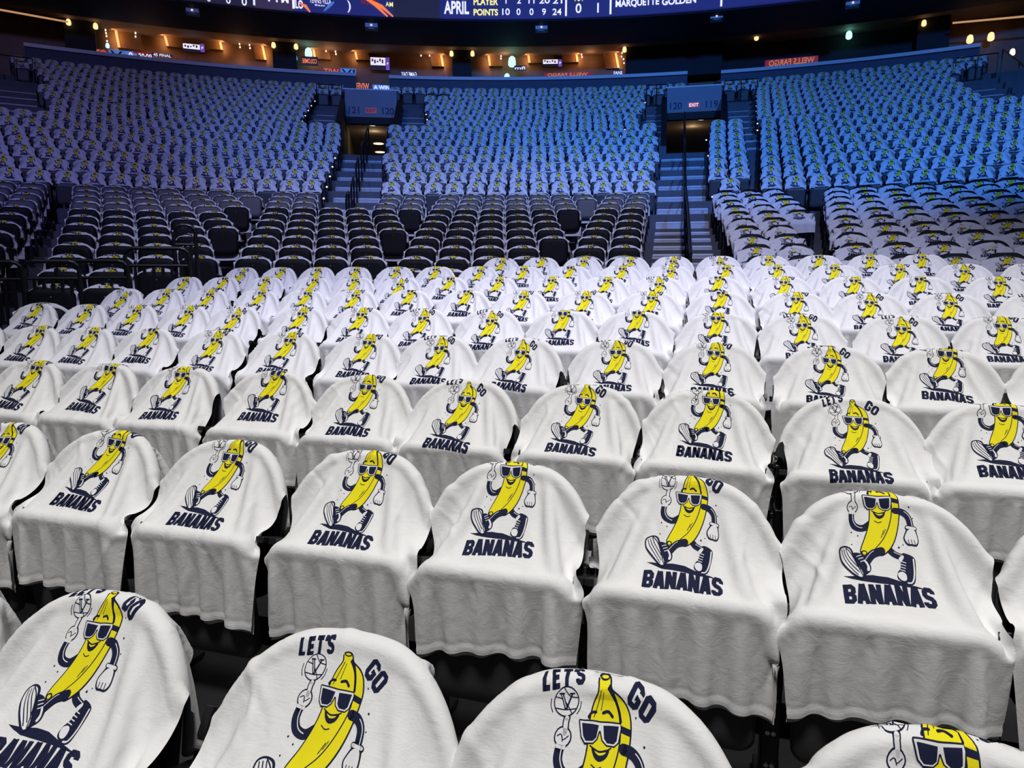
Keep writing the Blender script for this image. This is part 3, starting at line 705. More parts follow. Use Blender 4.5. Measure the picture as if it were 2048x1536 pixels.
o=merged('t_shirt_crowd',[(rnd.choice(FARC[kd]),p,-a+rnd.uniform(-.05,.05)) for d,k,si,j,a,p,kd in rest],SM)
tag(o,'hundreds of blue-lit white banana t-shirts covering the rising far stand','t-shirts',kind='stuff')
def mesh_arr(me,m):
    V=np.empty(len(me.vertices)*3);me.vertices.foreach_get('co',V); l=np.empty(len(me.loops),np.int64);me.loops.foreach_get('vertex_index',l); c=np.empty(len(me.polygons),np.int64);me.polygons.foreach_get('loop_total',c)
    return V.reshape(-1,3),l,c,np.full(len(c),m)
def far_seat(kind):
    d=seat_meshes(kind)
    parts=[mesh_arr(d['backrest'],0),mesh_arr(d['seat_pan'],1)]
    for sx in (-1,1):
        V,l,c,m=mesh_arr(d['leg'],2); V=V+np.array([sx*.25,0,0]); parts.append((V,l,c,m))
    b=0;VV=[];LL=[];CC=[];MM=[]
    for V,l,c,m in parts: VV.append(V);LL.append(l+b);CC.append(c);MM.append(m);b+=len(V)
    return np.concatenate(VV),np.concatenate(LL),np.concatenate(CC),np.concatenate(MM)
FS={k:far_seat(k) for k in 'BCD'}
o=merged('stadium_seat_crowd',[(FS[kd],p,-a) for d,k,si,j,a,p,kd in rest],[M['black'],M['pan'],M['steel']])
tag(o,'hundreds of black tip-up seats under t-shirts in the rising far stand','stadium seats',kind='stuff')
# ------------------------------------------------------------ floor: stepped decks under the seats
def vom(px0,px1,k): return ang(px0,k,1.6),ang(px1,k,1.6)
V1=(ang(688,22,2.0),ang(792,22,2.0)); V2=(ang(1336,22,2.0),ang(1446,22,2.0))
mb=MB()
for k in range(-5,26):
    r0=Rk(k-1)+.16; spans=[(-.85,.85)]
    if 17<=k<=25:
        spans=[(-.85,V1[0]),(V1[1],V2[0]),(V2[1],.85)]
    for a,b in spans: arc_slab(mb,r0,Rk(k)+.16,zk(k)-.5,zk(k),a,b)
tag(mb.build('floor',[M['deck']]),kind='structure')
mb=MB()
for i in range(-2,9):
    R=NR0+i*NP; a0,a1=.30-5.2/R,.30+5.2/R
    if i>=4: a0=.30-(4.5 if i<8 else 1.3)/R
    n=8; P=[]
    for q in range(n+1):
        a=a0+(a1-a0)*q/n
        for rr,zz in ((R-NP+.16,NRISE*i-.3),(R+.16,NRISE*i-.3),(R+.16,NRISE*i),(R-NP+.16,NRISE*i)): P.append((NCX+rr*math.sin(a),NCY+rr*math.cos(a),zz))
    f=[(0,1,2,3),(n*4+3,n*4+2,n*4+1,n*4)]
    for q in range(n):
        b=q*4
        for k in range(4): f.append((b+k,b+4+k,b+4+(k+1)%4,b+(k+1)%4))
    mb.add(P,f)
tag(mb.build('floor',[M['neardeck']]),kind='structure')
# ------------------------------------------------------------ stairs
def stairs(name_label,k0,k1,e0,e1,mid=False,wide=None):
    """flight from row k0 to row k1; e0/e1: (left,right) edge angles at the ends; two steps to a row"""
    e=empty('staircase',cyl(Rk(k0),(e0[0]+e0[1])/2,zk(k0))); tag(e,name_label,'stairs')
    tr=MB();ns_=MB()
    for k in range(k0,k1+1):
        q=(k-k0)/max(1,k1-k0); a=e0[0]+(e1[0]-e0[0])*q; b=e0[1]+(e1[1]-e0[1])*q
        r0=Rk(k-1)+.16; p=(Rk(k)+.16-r0); dz=zk(k)-zk(k-1)
        for h in (0,1):
            z=zk(k-1)+dz*(.5+h*.5)+.012; ra=r0+p*h*.5-.02; rb=Rk(k)+.16
            arc_slab(tr,ra,rb,z-dz*.5-.02,z,a,b,0,2); arc_slab(ns_,ra-.012,ra+.055,z-.03,z+.006,a+.0006,b-.0006,0,2)
    w=e.location
    for m_ in (tr,ns_): m_.v=[(x-w[0],y-w[1],z-w[2]) for x,y,z in m_.v]
    tr.build('treads',[M['step']],e); ns_.build('nosing',[M['nose']],e)
    return e
def A2(k,x0,x1): return (ang(x0,k,0),ang(x1,k,0))
stairs('left grey stairs climbing to the tunnel marked 121 and 120',6,16,A2(6,640,752),A2(16,684,768))
stairs('wide right-hand grey stairs with a central handrail climbing to the 119 tunnel',-1,16,A2(-1,1292,1448),A2(16,1322,1408))
stairs('short upper stairs beside the left stand, next to the left parapet',17,23,A2(17,600,668),A2(23,634,672))
stairs('short upper stairs between the left parapet and the centre stand',17,23,A2(17,796,862),A2(23,796,850))
stairs('short upper stairs between the centre stand and the right parapet',17,23,A2(17,1240,1318),A2(23,1288,1330))
stairs('short upper stairs between the right parapet and the right stand',17,23,A2(17,1446,1516),A2(23,1446,1514))
stairs('wide dim stairs at the upper far left',17,23,A2(17,5,100),A2(23,-30,78))
stairs('wide stairs at the upper far right edge',17,23,A2(17,1992,2090),A2(23,1925,1990))
# ------------------------------------------------------------ tunnels
def numerals(txt,parent,px0,px1,pyc,h,R,m,name='numeral'):
    c=at((px0+px1)/2,pyc,R); return text(txt,c,h,m,parent,name)
def text(txt,c,h,m,parent,name='lettering',bold=.02,width=None,tilt=0.,flip=False,ext=.004):
    cu=bpy.data.curves.new('t','FONT'); cu.body=txt; cu.size=1; cu.offset=bold; cu.align_x='CENTER'; cu.align_y='CENTER'; cu.extrude=ext/h
    o=bpy.data.objects.new('t',cu); COL.objects.link(o); bpy.context.view_layer.update()
    me=bpy.data.meshes.new_from_object(o.evaluated_get(bpy.context.evaluated_depsgraph_get())); bpy.data.objects.remove(o)
    xs=[v.co.x for v in me.vertices]; ys=[v.co.y for v in me.vertices]
    if not xs: return
    s=h/(max(ys)-min(ys)); sx=s if width is None else width/(max(xs)-min(xs))
    cx,cy=(max(xs)+min(xs))/2,(max(ys)+min(ys))/2
    a=math.atan2(c[0]-CX,c[1]-CY)
    for v in me.vertices:
        X=(v.co.x-cx)*sx*(-1 if flip else 1); Z=(v.co.y-cy)*s; Y=-v.co.z*s
        X,Z=X*math.cos(tilt)-Z*math.sin(tilt),X*math.sin(tilt)+Z*math.cos(tilt)
        v.co=(X*math.cos(a)+Y*math.sin(a),-X*math.sin(a)+Y*math.cos(a),Z)
    me.materials.clear(); me.materials.append(m)
    o=bpy.data.objects.new(name,me); COL.objects.link(o)
    o.location=c if parent is None else Vector(c)-parent.location; o.parent=parent; return o
def tunnel(V,left,right,signs,side):
    a0,a1=V; R0=Rk(17)-.6; R1=Rk(22)-.2; am=(a0+a1)/2
    zt=at((left+right)/2,181 if side=='l' else 174,R1)[2]; zb=at((left+right)/2,233 if side=='l' else 222,R1)[2]
    e=empty('tunnel_parapet',cyl(R1,am,zb)); tag(e,f'{"left" if side=="l" else "right"} blue-lit tunnel parapet with the numbers {signs[0]} and {signs[1]}','sign')
    mb=MB(); arc_slab(mb,R1,R1+.15,zb,zt,a0,a1,0,1); w=e.location; mb.v=[(x-w[0],y-w[1],z-w[2]) for x,y,z in mb.v]; mb.build('panel',[M['fascia']],e)
    mb=MB(); arc_slab(mb,R1-.03,R1+.2,zt,zt+.05,a0-.002,a1+.002,0,1); mb.v=[(x-w[0],y-w[1],z-w[2]) for x,y,z in mb.v]; mb.build('cap',[M['ledge']],e)
    mb=MB(); arc_slab(mb,R1+.02,R1+.3,zb-.28,zb,a0,a1,0,1); mb.v=[(x-w[0],y-w[1],z-w[2]) for x,y,z in mb.v]; mb.build('lintel',[M['dark']],e)
    cA=lambda a:math.cos(a)
    for t,q in ((signs[0],.17),(signs[1],.83)):
        a=a0+(a1-a0)*q; c=cyl((R1-.02)*1.0,a,zb+.22); text(t,c,.25,M['num'],e,'numeral',.012)
    c=cyl(R1-.02,am,zb+.22); mb=MB(); 
    pb=MB(); pb.box((0,0,0),(.42,.02,.19),0,Matrix.Rotation(-am,3,'Z')); o=pb.build('exit_plate',[M['exit']],e); o.location=Vector(c)-e.location
    text('EXIT',cyl(R1-.04,am,zb+.22),.12,M['ledwhite'] if side=='r' else M['num'],e,'lettering',.01)
    # side walls, ceiling, back
    def wall(a,sgn):
        mb=MB(); v=[];ks=[16.6,18,19.5,21,22.6]
        for i,k in enumerate(ks):
            R=Rk(k); z=(Rk(k)-21.5)/.929*.384+2.70
            for aa in (a,a+sgn*.006): v+=[cyl(R,aa,zk(17)-.4),cyl(R,aa,z+(.75 if i else .1))]
        f=[]
        for i in range(len(ks)-1):
            b=i*4; f+=[(b,b+1,b+5,b+4),(b+2,b+6,b+7,b+3),(b+1,b+3,b+7,b+5),(b,b+4,b+6,b+2)]
        f+=[(0,2,3,1),(len(v)-4,len(v)-3,len(v)-1,len(v)-2)]
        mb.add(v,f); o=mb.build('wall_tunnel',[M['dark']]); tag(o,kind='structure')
    wall(a0,-1); wall(a1,1)
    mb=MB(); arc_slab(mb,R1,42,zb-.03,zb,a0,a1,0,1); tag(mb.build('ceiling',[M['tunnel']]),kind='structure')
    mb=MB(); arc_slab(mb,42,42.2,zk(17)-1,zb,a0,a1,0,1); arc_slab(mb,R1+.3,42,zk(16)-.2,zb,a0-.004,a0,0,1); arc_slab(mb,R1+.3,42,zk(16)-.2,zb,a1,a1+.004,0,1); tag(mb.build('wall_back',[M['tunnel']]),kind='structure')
    mb=MB(); arc_slab(mb,Rk(16)+.1,42,zk(16)-.2,zk(16)+.02,a0-.004,a1+.004,0,1); tag(mb.build('floor',[M['deck']]),kind='structure')
    # walkway over the tunnel
    mb=MB(); arc_slab(mb,R1+.15,Rk(25)+.5,zb+.02,zb+.2,a0,a1,0,1); tag(mb.build('floor',[M['deck']]),kind='structure')
    return zb,R1
def downlight(px,py,z,r,lab,mm='spark',group=None):
    u=(768-py)/F;d=((px-1024)/F,math.cos(TH)+u*math.sin(TH),-math.sin(TH)+u*math.cos(TH)); t=(z-CAMZ)/d[2]
    mb=MB(); n=12; v=[(r*math.cos(2*PI*k/n),r*math.sin(2*PI*k/n),0) for k in range(n)]+[(r*math.cos(2*PI*k/n),r*math.sin(2*PI*k/n),.02) for k in range(n)]
    mb.add(v,[tuple(range(n))[::-1],tuple(range(n,2*n))]+[(k,(k+1)%n,n+(k+1)%n,n+k) for k in range(n)])
    o=mb.build('downlight',[M[mm]]); o.location=(d[0]*t,d[1]*t,z-.02); tag(o,lab,'light',group)
zb1,R1=tunnel(V1,688,792,('121','120'),'l'); zb2,_=tunnel(V2,1336,1446,('120','119'),'r')
downlight(745,250,zb1-.03,.12,'smallest round ceiling light in the left tunnel, nearest its mouth')
downlight(757,287,zb1-.03,.24,'middle of three round ceiling lights in the left tunnel')
downlight(760,304,zb1-.03,.24,'deepest of three round ceiling lights in the left tunnel')
downlight(1402,238,zb2-.03,.14,'round ceiling light in the right tunnel')
def pt_light(name,loc,col,e,r=.15):
    l=bpy.data.lights.new(name,'POINT'); l.color=col; l.energy=e; l.shadow_soft_size=r; o=bpy.data.objects.new(name,l); COL.objects.link(o); o.location=loc
pt_light('tunnel_light',cyl(Rk(22)+2.5,(V1[0]+V1[1])/2,zb1-.25),(1,.78,.5),5.)
pt_light('tunnel_light',cyl(Rk(22)+2.5,(V2[0]+V2[1])/2,zb2-.25),(1,.72,.42),5.)
# ------------------------------------------------------------ handrails on the lower flights
def handrail(label,ks,pxs,h=.95,loops=False):
    k0=ks[0]; e=None; pts=[]
    n=ks[1]-ks[0]
    for i in range(n+1):
        k=ks[0]+i; q=i/n; px=pxs[0]+(pxs[1]-pxs[0])*q; a=ang(px,k,.5); pts.append(Vector(cyl(Rk(k),a,zk(k)+.02)))
    e=empty('handrail',pts[0]); tag(e,label,'handrail'); o=pts[0]
    if not loops:
        for s_,nm in ((h,'top_rail'),(h*.55,'mid_rail')):
            mb=MB(); mb.tube([p-o+Vector((0,0,s_)) for p in pts],.024 if s_==h else .016,8); mb.build(nm,[M['steel']],e)
        for p in pts[::2]:
            mb=MB(); mb.tube([p-o,p-o+Vector((0,0,h))],.022,8); mb.build('post',[M['steel']],e)
        for i in range(0,len(pts)-1):
            mb=MB(); a_,b_=pts[i]-o,pts[i+1]-o
            v=[a_+Vector((0,0,.12)),b_+Vector((0,0,.12)),b_+Vector((0,0,h-.06)),a_+Vector((0,0,h-.06))]
            v+= [p+Vector((.012,0,0)) for p in v]; mb.add(v,[(0,1,2,3),(7,6,5,4),(0,4,5,1),(1,5,6,2),(2,6,7,3),(3,7,4,0)]); mb.build('infill_panel',[M['steel']],e)
    else:
        for i in range(0,n,2):
            mb=MB(); a_,b_=pts[i]-o,pts[min(i+1,n)]-o; H=Vector((0,0,h))
            mb.tube([a_,a_+H*.9,a_+(b_-a_)*.15+H,b_-(b_-a_)*.15+H+Vector((0,0,.0)),b_+H*.9,b_],.026,8); mb.tube([a_+H*.5,b_+H*.5],.02,8); mb.build('rail_loop',[M['steel']],e)
handrail('black looped handrail in the middle of the left stairs',(7,17),(694,742),1.0,True)
handrail('black handrail dividing the wide right stairs',(-1,8),(1378,1370),1.05)
handrail('thin black handrail on the upper right stairs',(9,19),(1370,1368),1.0,True)
# rails around the openings beside the top rows
def guard(label,p,h=.9,mid=True):
    o=Vector(p[0]); e=empty('guard_rail',o); tag(e,label,'guard rail')
    q=[Vector(x)-o for x in p]; mb=MB(); mb.tube([v+Vector((0,0,h)) for v in q],.02,6); mb.build('top_rail',[M['steel']],e)
    for v in q: mb=MB(); mb.tube([v,v+Vector((0,0,h))],.018,6); mb.build('post',[M['steel']],e)
def gp(px,k): return cyl(Rk(k)-.45,ang(px,k,0),zk(k))
guard('thin black rail before the top seats left of the 121 sign',[gp(636,24),gp(660,24),gp(686,24)])
guard('thin black rail before the top seats left of the 120 and 119 sign',[gp(1292,24),gp(1312,24),gp(1334,24)])
guard('thin black rail before the top seats right of the 119 sign',[gp(1446,24),gp(1480,24),gp(1512,24)])
guard('thin black rail at the top seats, far left',[gp(4,24),gp(36,24),gp(72,24)])
guard('thin black rail at the top seats, far right',[gp(1906,24),gp(1950,24),gp(1990,24)])
guard('black sloping rail descending the far right stairs',[gp(1998,24),gp(2030,21),gp(2062,18)],1.0)
# ------------------------------------------------------------ small step lights along the aisles
def step_light(px,k,lab,gr,dz=.42,R=None):
    a=ang(px,k,dz); c=cyl(Rk(k)-.38,a,zk(k)+dz); mb=MB(); mb.box((0,0,0),(.06,.03,.05)); mb.add([(-.02,-.017,-.018),(.02,-.017,-.018),(.02,-.017,.018),(-.02,-.017,.018)],[(0,1,2,3)],1)
    o=mb.build('step_light',[M['steel'],M['stepled']]); o.location=c; o.rotation_euler=(0,0,-a); tag(o,lab,'light',gr)
G1='aisle lights at the row ends'
for i,k in enumerate(range(18,24)): step_light([600,606,612,618,624,631][i],k,'small warm aisle light beside the upper stairs left of the 121 sign','aisle lights left of the 121 sign')
for i,k in enumerate(range(10,17)): step_light([650,656,662,667,672,677,682][i],k,'small warm aisle light at the row ends left of the left stairs','aisle lights left of the left stairs')
for i,k in enumerate(range(17,23)): step_light([861,859,857,855,853,851][i],k,'small warm aisle light beside the upper stairs right of the 120 sign','aisle lights right of the 120 sign')
for i,k in enumerate(range(17,24)): step_light([1242,1250,1258,1266,1274,1282,1290][i],k,'small warm aisle light at the upper right edge of the centre stand','aisle lights at the upper right edge of the centre stand')
for i,k in enumerate(range(17,24)): step_light([1514,1514,1513,1512,1512,1512,1512][i],k,'small warm aisle light at the upper left edge of the right stand','aisle lights at the upper left edge of the right stand')
for i,k in enumerate(range(10,17,2)): step_light([1424,1420,1416,1412][i],k,'small warm aisle light at the row ends right of the right stairs','aisle lights right of the right stairs')
# rows of pin lights set into the lowest right-hand steps
for k in (1,0,-1):
    for (x0,x1,nn,sd) in ((1300,1352,7,'left'),(1384,1436,6,'right')):
        mb=MB()
        for j in range(nn):
            px=x0+(x1-x0)*j/(nn-1); a=ang(px,k,0); c=cyl(Rk(k-1)+.135,a,zk(k)+.022)
            if j==0: c0=c
            mb.tube([(c[0]-c0[0],c[1]-c0[1],c[2]-c0[2]-.006),(c[0]-c0[0],c[1]-c0[1],c[2]-c0[2]+.006)],.011,6)
        o=mb.build('step_light_strip',[M['stepled']]); o.location=c0; tag(o,f'dotted pin-light strip, {dict(zip((1,0,-1),("upper","middle","lower")))[k]} of three, {sd} half of the right stairs','light')
# ------------------------------------------------------------ barricades at the left
def barricade(p0,p1,z,h,nb,label,taper=False):
    p0=Vector((p0[0],p0[1],z)); p1=Vector((p1[0],p1[1],z)); L=(p1-p0).length; d=(p1-p0).normalized(); e=empty('barricade',p0); tag(e,label,'barricade','black steel crowd barricades at the left')
    H=Vector((0,0,1)); r=.09; f=MB(); up=[Vector((0,0,.0)),H*(h-r)]+[d*(r-r*math.cos(a))+H*(h-r+r*math.sin(a)) for a in (.5,1.,1.5708)]
    dn=[d*L-d*(r-r*math.cos(a))+H*(h-r+r*math.sin(a)) for a in (1.5708,1.,.5)]+[d*L+H*(h-r),d*L]
    f.tube(up+dn,.024,8); f.build('frame',[M['steel']],e)
    for zz in (h*.86,.16): m_=MB(); m_.tube([H*zz,d*L+H*zz],.018,8); m_.build('cross_rail',[M['steel']],e)
    for i in range(nb):
        q=(i+1)/(nb+1); m_=MB(); m_.box(tuple(d*L*q+H*(h*.86+.16)/2),(.034,.022,h*.86-.16),0,Matrix.Rotation(math.atan2(d.y,d.x),3,'Z')); m_.build('bar',[M['steel']],e)
    for q in (.08,.92):
        m_=MB(); n_=Vector((-d.y,d.x,0)); m_.tube([d*L*q-n_*.28+H*.015,d*L*q-n_*.2+H*.05,d*L*q+n_*.2+H*.05,d*L*q+n_*.28+H*.015],.018,6); m_.build('foot',[M['steel']],e)
def gpix(px,py,z):
    u=(768-py)/F;d=((px-1024)/F,math.cos(TH)+u*math.sin(TH),-math.sin(TH)+u*math.cos(TH)); t=(z-CAMZ)/d[2]; return (d[0]*t,d[1]*t)
def vpos(px,Y): return (px-1024)/F*(Y*math.cos(TH)+.05),Y
barricade(vpos(-60,7.6),vpos(52,7.75),.45,1.32,5,'black steel barricade at the left edge of the picture')
barricade(vpos(56,7.8),vpos(165,7.95),.45,1.33,5,'black steel barricade, second from the left edge')
barricade(vpos(120,8.05),vpos(262,8.2),.45,1.34,7,'black steel barricade, third from the left edge')
barricade(vpos(258,8.3),vpos(385,8.45),.52,1.42,6,'black steel barricade directly left of the tall gate')
barricade(vpos(357,8.6),vpos(400,8.66),.60,1.62,3,'tall narrow black barricade gate in front of left seats')
# ------------------------------------------------------------ wall and ledge over the top row
RW=37.35
def ledge(p0,p1,lab,dark=False):
    a0,a1=[math.atan2(at(p[0],p[1],RW)[0]-CX,at(p[0],p[1],RW)[1]-CY) for p in (p0,p1)]; z=at(p0[0],p0[1],RW)[2]; z1=at(p1[0],p1[1],RW)[2]; zz=(z+z1)/2
    mb=MB(); arc_slab(mb,RW,RW+.2,zk(25)-.3,zz,a0,a1); o=mb.build('wall_back',[M['bluewall']]); tag(o,kind='structure')
    mb=MB(); arc_slab(mb,RW-.14,RW+.3,zz-.03,zz+.1,a0,a1); o=mb.build('trim_1',[M['ledge']]); tag(o,kind='structure')
    return zz
zl=[ledge((48,93),(565,143),'l'),ledge((565,143),(712,153),'l'),ledge((778,155),(1375,150),'c'),ledge((1442,142),(1960,99),'r')]

ZL=9.9
# ------------------------------------------------------------ suites behind the ledge
mb=MB(); arc_slab(mb,38.7,38.9,8.,13.5,-.85,.85); tag(mb.build('wall_back',[M['wood']]),kind='structure')
mb=MB(); arc_slab(mb,RW+.2,38.9,zk(25)-.2,zk(25)+.0,-.85,.85); tag(mb.build('floor',[M['deck']]),kind='structure')
zs=at(1000,62,35.2)[2]
mb=MB(); arc_slab(mb,35.2,38.9,zs,zs+.25,-.85,.85); tag(mb.build('ceiling',[M['soffit']]),kind='structure')
# dark body of the upper deck front, above the soffit
mb=MB(); arc_slab(mb,34.,36.,zs+.12,zs+3.,-.85,.85); tag(mb.build('wall_front',[M['dark']]),kind='structure')
mb=MB(); arc_slab(mb,35.1,35.16,zs-.04,zs+.1,-.85,.85); tag(mb.build('trim_2',[M['soffit']]),kind='structure')
# dark pillars between the suites
def wallquad(name,px,py0,py1,R,th,m,lab=None,cat=None,gr=None,kind=None,parent=None):
    """upright block standing at radius R between two sight lines"""
    (x0,x1)=px; v=[]
    P0,P1=at(x0,(py0+py1)/2,R),at(x1,(py0+py1)/2,R); a0,a1=[math.atan2(p[0]-CX,p[1]-CY) for p in (P0,P1)]
    zt=at((x0+x1)/2,py0,R)[2]; zb=at((x0+x1)/2,py1,R)[2]
    mb=MB(); arc_slab(mb,R,R+th,zb,zt,a0,a1,0,max(1,int((a1-a0)/.03)))
    c=Vector(cyl(R,(a0+a1)/2,zb)); mb.v=[(x-c.x,y-c.y,z-c.z) for x,y,z in mb.v]
    o=mb.build(name,[m]); o.location=c
    if parent: o.location=c-parent.location; o.parent=parent
    else: tag(o,lab,cat,gr,kind)
    return o
for x0,x1,yt,yb,lab in ((128,190,22,108,'left'),(545,592,60,143,'left of centre'),(905,942,78,160,'centre')):
    wallquad('wall_pillar',(x0,x1),yt,yb,37.7,.9,M['dark'],kind='structure')
wallquad('wall_pillar',(1252,1445),70,152,37.7,.9,M['dark'],kind='structure')
wallquad('wall_pillar',(1835,1900),20,104,37.7,.9,M['dark'],kind='structure')
wallquad('wall_pillar',(1446,1835),52,140,38.5,.15,M['dark'],kind='structure')
# back-lit wall fins: a raised timber panel with a strip of light down one edge
def fin(xt,yt,xb,yb,w,side,n,lab):
    R=38.5; T=Vector(at(xt,yt,R)); B=Vector(at(xb,yb,R)); e=empty('backlit_wall_panel',B); tag(e,lab,'wall panel','back-lit slanting panels in the suites')
    a=math.atan2(B.x-CX,B.y-CY); d=Vector((math.cos(a),-math.sin(a),0)); o_=Vector((math.sin(a),math.cos(a),0)); W=d*w*.028*side
    def prism(p,q,r,s,th,nm,m):
        v=[x-B for x in (p,q,r,s)]; v+=[x+o_*th for x in v]; mb=MB(); mb.add(v,[(0,1,2,3),(7,6,5,4),(0,4,5,1),(1,5,6,2),(2,6,7,3),(3,7,4,0)]); mb.build(nm,[m],e)
    prism(B+W,B+W*.0+d*0,T,T+W,.18,'timber_panel',M['wood'])
    s=d*.08*side
    prism(B-o_*.03,B+s*1.2-o_*.03,T+s*1.2-o_*.03,T-o_*.03,.03,'light_strip',M['glow'])
    L=(T-B).length; l=bpy.data.lights.new('panel_light','AREA'); l.shape='RECTANGLE'; l.size=.12; l.size_y=L; l.energy=9; l.color=(1,.5,.22)
    lo=bpy.data.objects.new('panel_light',l); COL.objects.link(lo); lo.parent=e; lo.location=(T+B)/2-B-o_*.22-d*side*.06
    z=(T-B).normalized(); y=-(o_*.8+d*side*.6).normalized(); x=z.cross(y).normalized(); 
    lo.rotation_euler=Matrix((x,z,y)).transposed().to_euler()
FN=[(223,31,236,95,34,1),(320,44,333,92,60,1),(437,56,446,100,50,-1),(521,64,533,120,16,-1),(620,71,628,117,26,1),(703,77,712,119,22,1),(880,84,888,133,20,-1),(972,84,978,132,22,1),(1051,84,1057,126,42,1),(1152,82,1157,124,26,-1),(1228,78,1239,136,22,-1)]
for i,q in enumerate(FN): fin(*q,i,f'back-lit slanting brown wall panel, {ORD[i]} from the left in the suites')
# warm strip lights at both ends
def strip(p0,p1,R,lab):
    A_,B_=Vector(at(*p0,R)),Vector(at(*p1,R)); mb=MB(); mb.tube([Vector((0,0,0)),B_-A_],.035,6); o=mb.build('light_strip',[M['glow']]); o.location=A_; tag(o,lab,'light')
strip((-30,14),(136,44),36.6,'warm orange light strip at the upper left'); strip((1905,46),(2080,30),36.6,'warm orange light strip at the upper right')
# lamps
def lamp(px,py,R,r,mm,nm,lab,gr=None,cat='light'):
    c=at(px,py,R); mb=MB(); n=10
    mb.tube([(0,0,-r*1.3),(0,0,-r*.9),(0,0,0),(0,0,r*.9),(0,0,r*1.3)],[r*.6,r,r,r*.8,r*.3],n); 
    o=mb.build(nm,[M[mm]],None,True); o.location=c; tag(o,lab,cat,gr)
for i,(x,y) in enumerate(((137,44),(191,52),(547,90),(592,93),(903,107),(945,107),(1249,99),(1513,75),(1848,46))):
    lamp(x,y,37.6,.09,'warm','wall_lamp',f'small amber wall lamp, {ORD[i]} from the left above the ledge','amber wall lamps above the ledge')
lamp(1940,78,38,.12,'warm','table_lamp','glowing table lamp behind the right ledge, left one of two'); lamp(1982,73,38,.12,'warm','table_lamp','glowing table lamp behind the right ledge, right one of two'); lamp(2025,104,36,.09,'spark','lamp','white starry lamp at the far right edge above the stairs')
for x,y,r,lab in ((617,105,.15,'bright cyan lamp in the suite left of centre'),(1024,123,.17,'bright cyan lamp in the centre suite'),(1014,155,.13,'cyan lamp standing on the ledge below another cyan lamp'),(1698,70,.12,'cyan lamp in the dark suites at the right'),(215,91,.07,'tiny cyan lamp in the left suite')): lamp(x,y,37.9,r,'cyan','stage_lamp',lab)
for x,y,lab in ((163,61,'small blue screen light left of the first lit panel'),(174,89,'small blue screen light just above the left ledge'),(591,116,'small blue light below the amber lamp left of centre')): lamp(x,y,38,.08,'bluel','screen_light',lab)
sp=[(92,2),(115,22),(265,19),(268,27),(373,31),(374,38),(475,44),(475,50),(645,58),(647,64),(849,67),(850,74),(1006,68),(1007,75),(1095,66),(1096,72),(1184,64),(1184,70),(1573,31),(1572,39),(1681,21),(1679,29),(1796,9),(1792,17)]
for x,y in sp: downlight(x,y,zs,.055,'tiny ceiling downlight in the brown soffit over the suites','spark','tiny paired downlights in the soffit')
sp2=[(268,42),(269,48),(271,66),(271,73),(211,60),(212,66),(213,72),(214,82),(474,64),(475,71),(495,66),(479,88),(480,94),(499,90),(500,96),(648,79),(649,85),(669,80),(670,86),(652,102),(671,103),(672,108),(838,88),(839,93),(858,88),(859,93),(842,111),(859,111),(999,90),(1000,95),(1018,90),(1018,95),(1002,112),(1002,117),(1161,87),(1162,92),(1163,109),(1164,114),(1244,106),(1243,113),(1247,118),(1248,126)]
for x,y in sp2: lamp(x,y,38.35,.032,'spark','downlight','tiny ceiling downlight glinting inside the brown suites','tiny paired downlights inside the suites')
# televisions
def screen(px,py,R,m,nm,lab,cat='screen',txt=None):
    o0=wallquad(nm,px,py[0],py[1],R,.05,M['dark'],lab,cat)
    return o0
def tv(x0,x1,y0,y1,lab):
    R=38.3; c=Vector(at((x0+x1)/2,y1,R)); e=empty('television',c); tag(e,lab,'screen')
    wallquad('casing',(x0-1,x1+1),y0-1,y1+1,R+.02,.06,M['dark'],parent=e)
    xm=x0+(x1-x0)*.78; ym=y0+(y1-y0)*.62
    wallquad('picture',(x0,xm),y0,ym,R,.02,M['ledwhite'],parent=e); wallquad('picture',(x0,xm),ym,y1,R,.02,M['leddark'],parent=e); wallquad('side_banner',(xm+1,x1),y0,y1,R,.02,M['ledviolet'],parent=e)
    for k in range(5): 
        q=.08+.17*k; wallquad('picture_pattern',(x0+(xm-x0)*q,x0+(xm-x0)*(q+.1)),y0+(ym-y0)*(.15+.13*(k%3)),y0+(ym-y0)*(.5+.12*((k*2)%3)),R-.01,.01,M['leddark'],parent=e)
    text('P',at((xm+x1)/2+.5,(y0+y1)/2,R-.03),.1,M['ledwhite'],e)
tv(366,409,88,104,'lit television with violet side banner in the left suite'); tv(741,779,115,140,'lit television with violet side banner beside the middle gap'); tv(1086,1124,119,133,'lit television with violet side banner in the centre suite')
# led board reflections in the ledge glass, put in as glowing panels
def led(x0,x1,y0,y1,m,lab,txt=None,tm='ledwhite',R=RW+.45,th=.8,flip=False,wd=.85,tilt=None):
    c=Vector(at((x0+x1)/2,max(y0)if isinstance(y0,tuple) else y1,R)); e=empty('led_reflection',c); tag(e,lab,'screen')
    wallquad('screen',(x0,x1),y0,y1,R,.05,M[m],parent=e)  # emissive block stands in for the mirrored led board
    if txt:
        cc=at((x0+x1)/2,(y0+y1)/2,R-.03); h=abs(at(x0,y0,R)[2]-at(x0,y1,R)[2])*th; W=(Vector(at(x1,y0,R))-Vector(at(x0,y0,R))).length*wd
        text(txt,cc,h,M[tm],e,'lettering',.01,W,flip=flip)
led(164,217,97,113,'ledred','red led reflection with gold letters in the left ledge glass','OTIW','ledgold_refl',flip=True)
led(218,248,100,117,'ledsky','light blue led reflection with a V letter','V','num'); led(249,274,103,119,'ledsky','light blue led reflection showing a white zero','0','ledwhite',wd=.3)
led(275,306,106,122,'leddark','dark led reflection with white clock digits in the left ledge glass','20:08')
led(263,303,104,108,'ledred','thin red led reflection above the white clock digits')
led(304,345,107,114,'leddark','dark led reflection with faint white letters right of clock','45 FINAL')
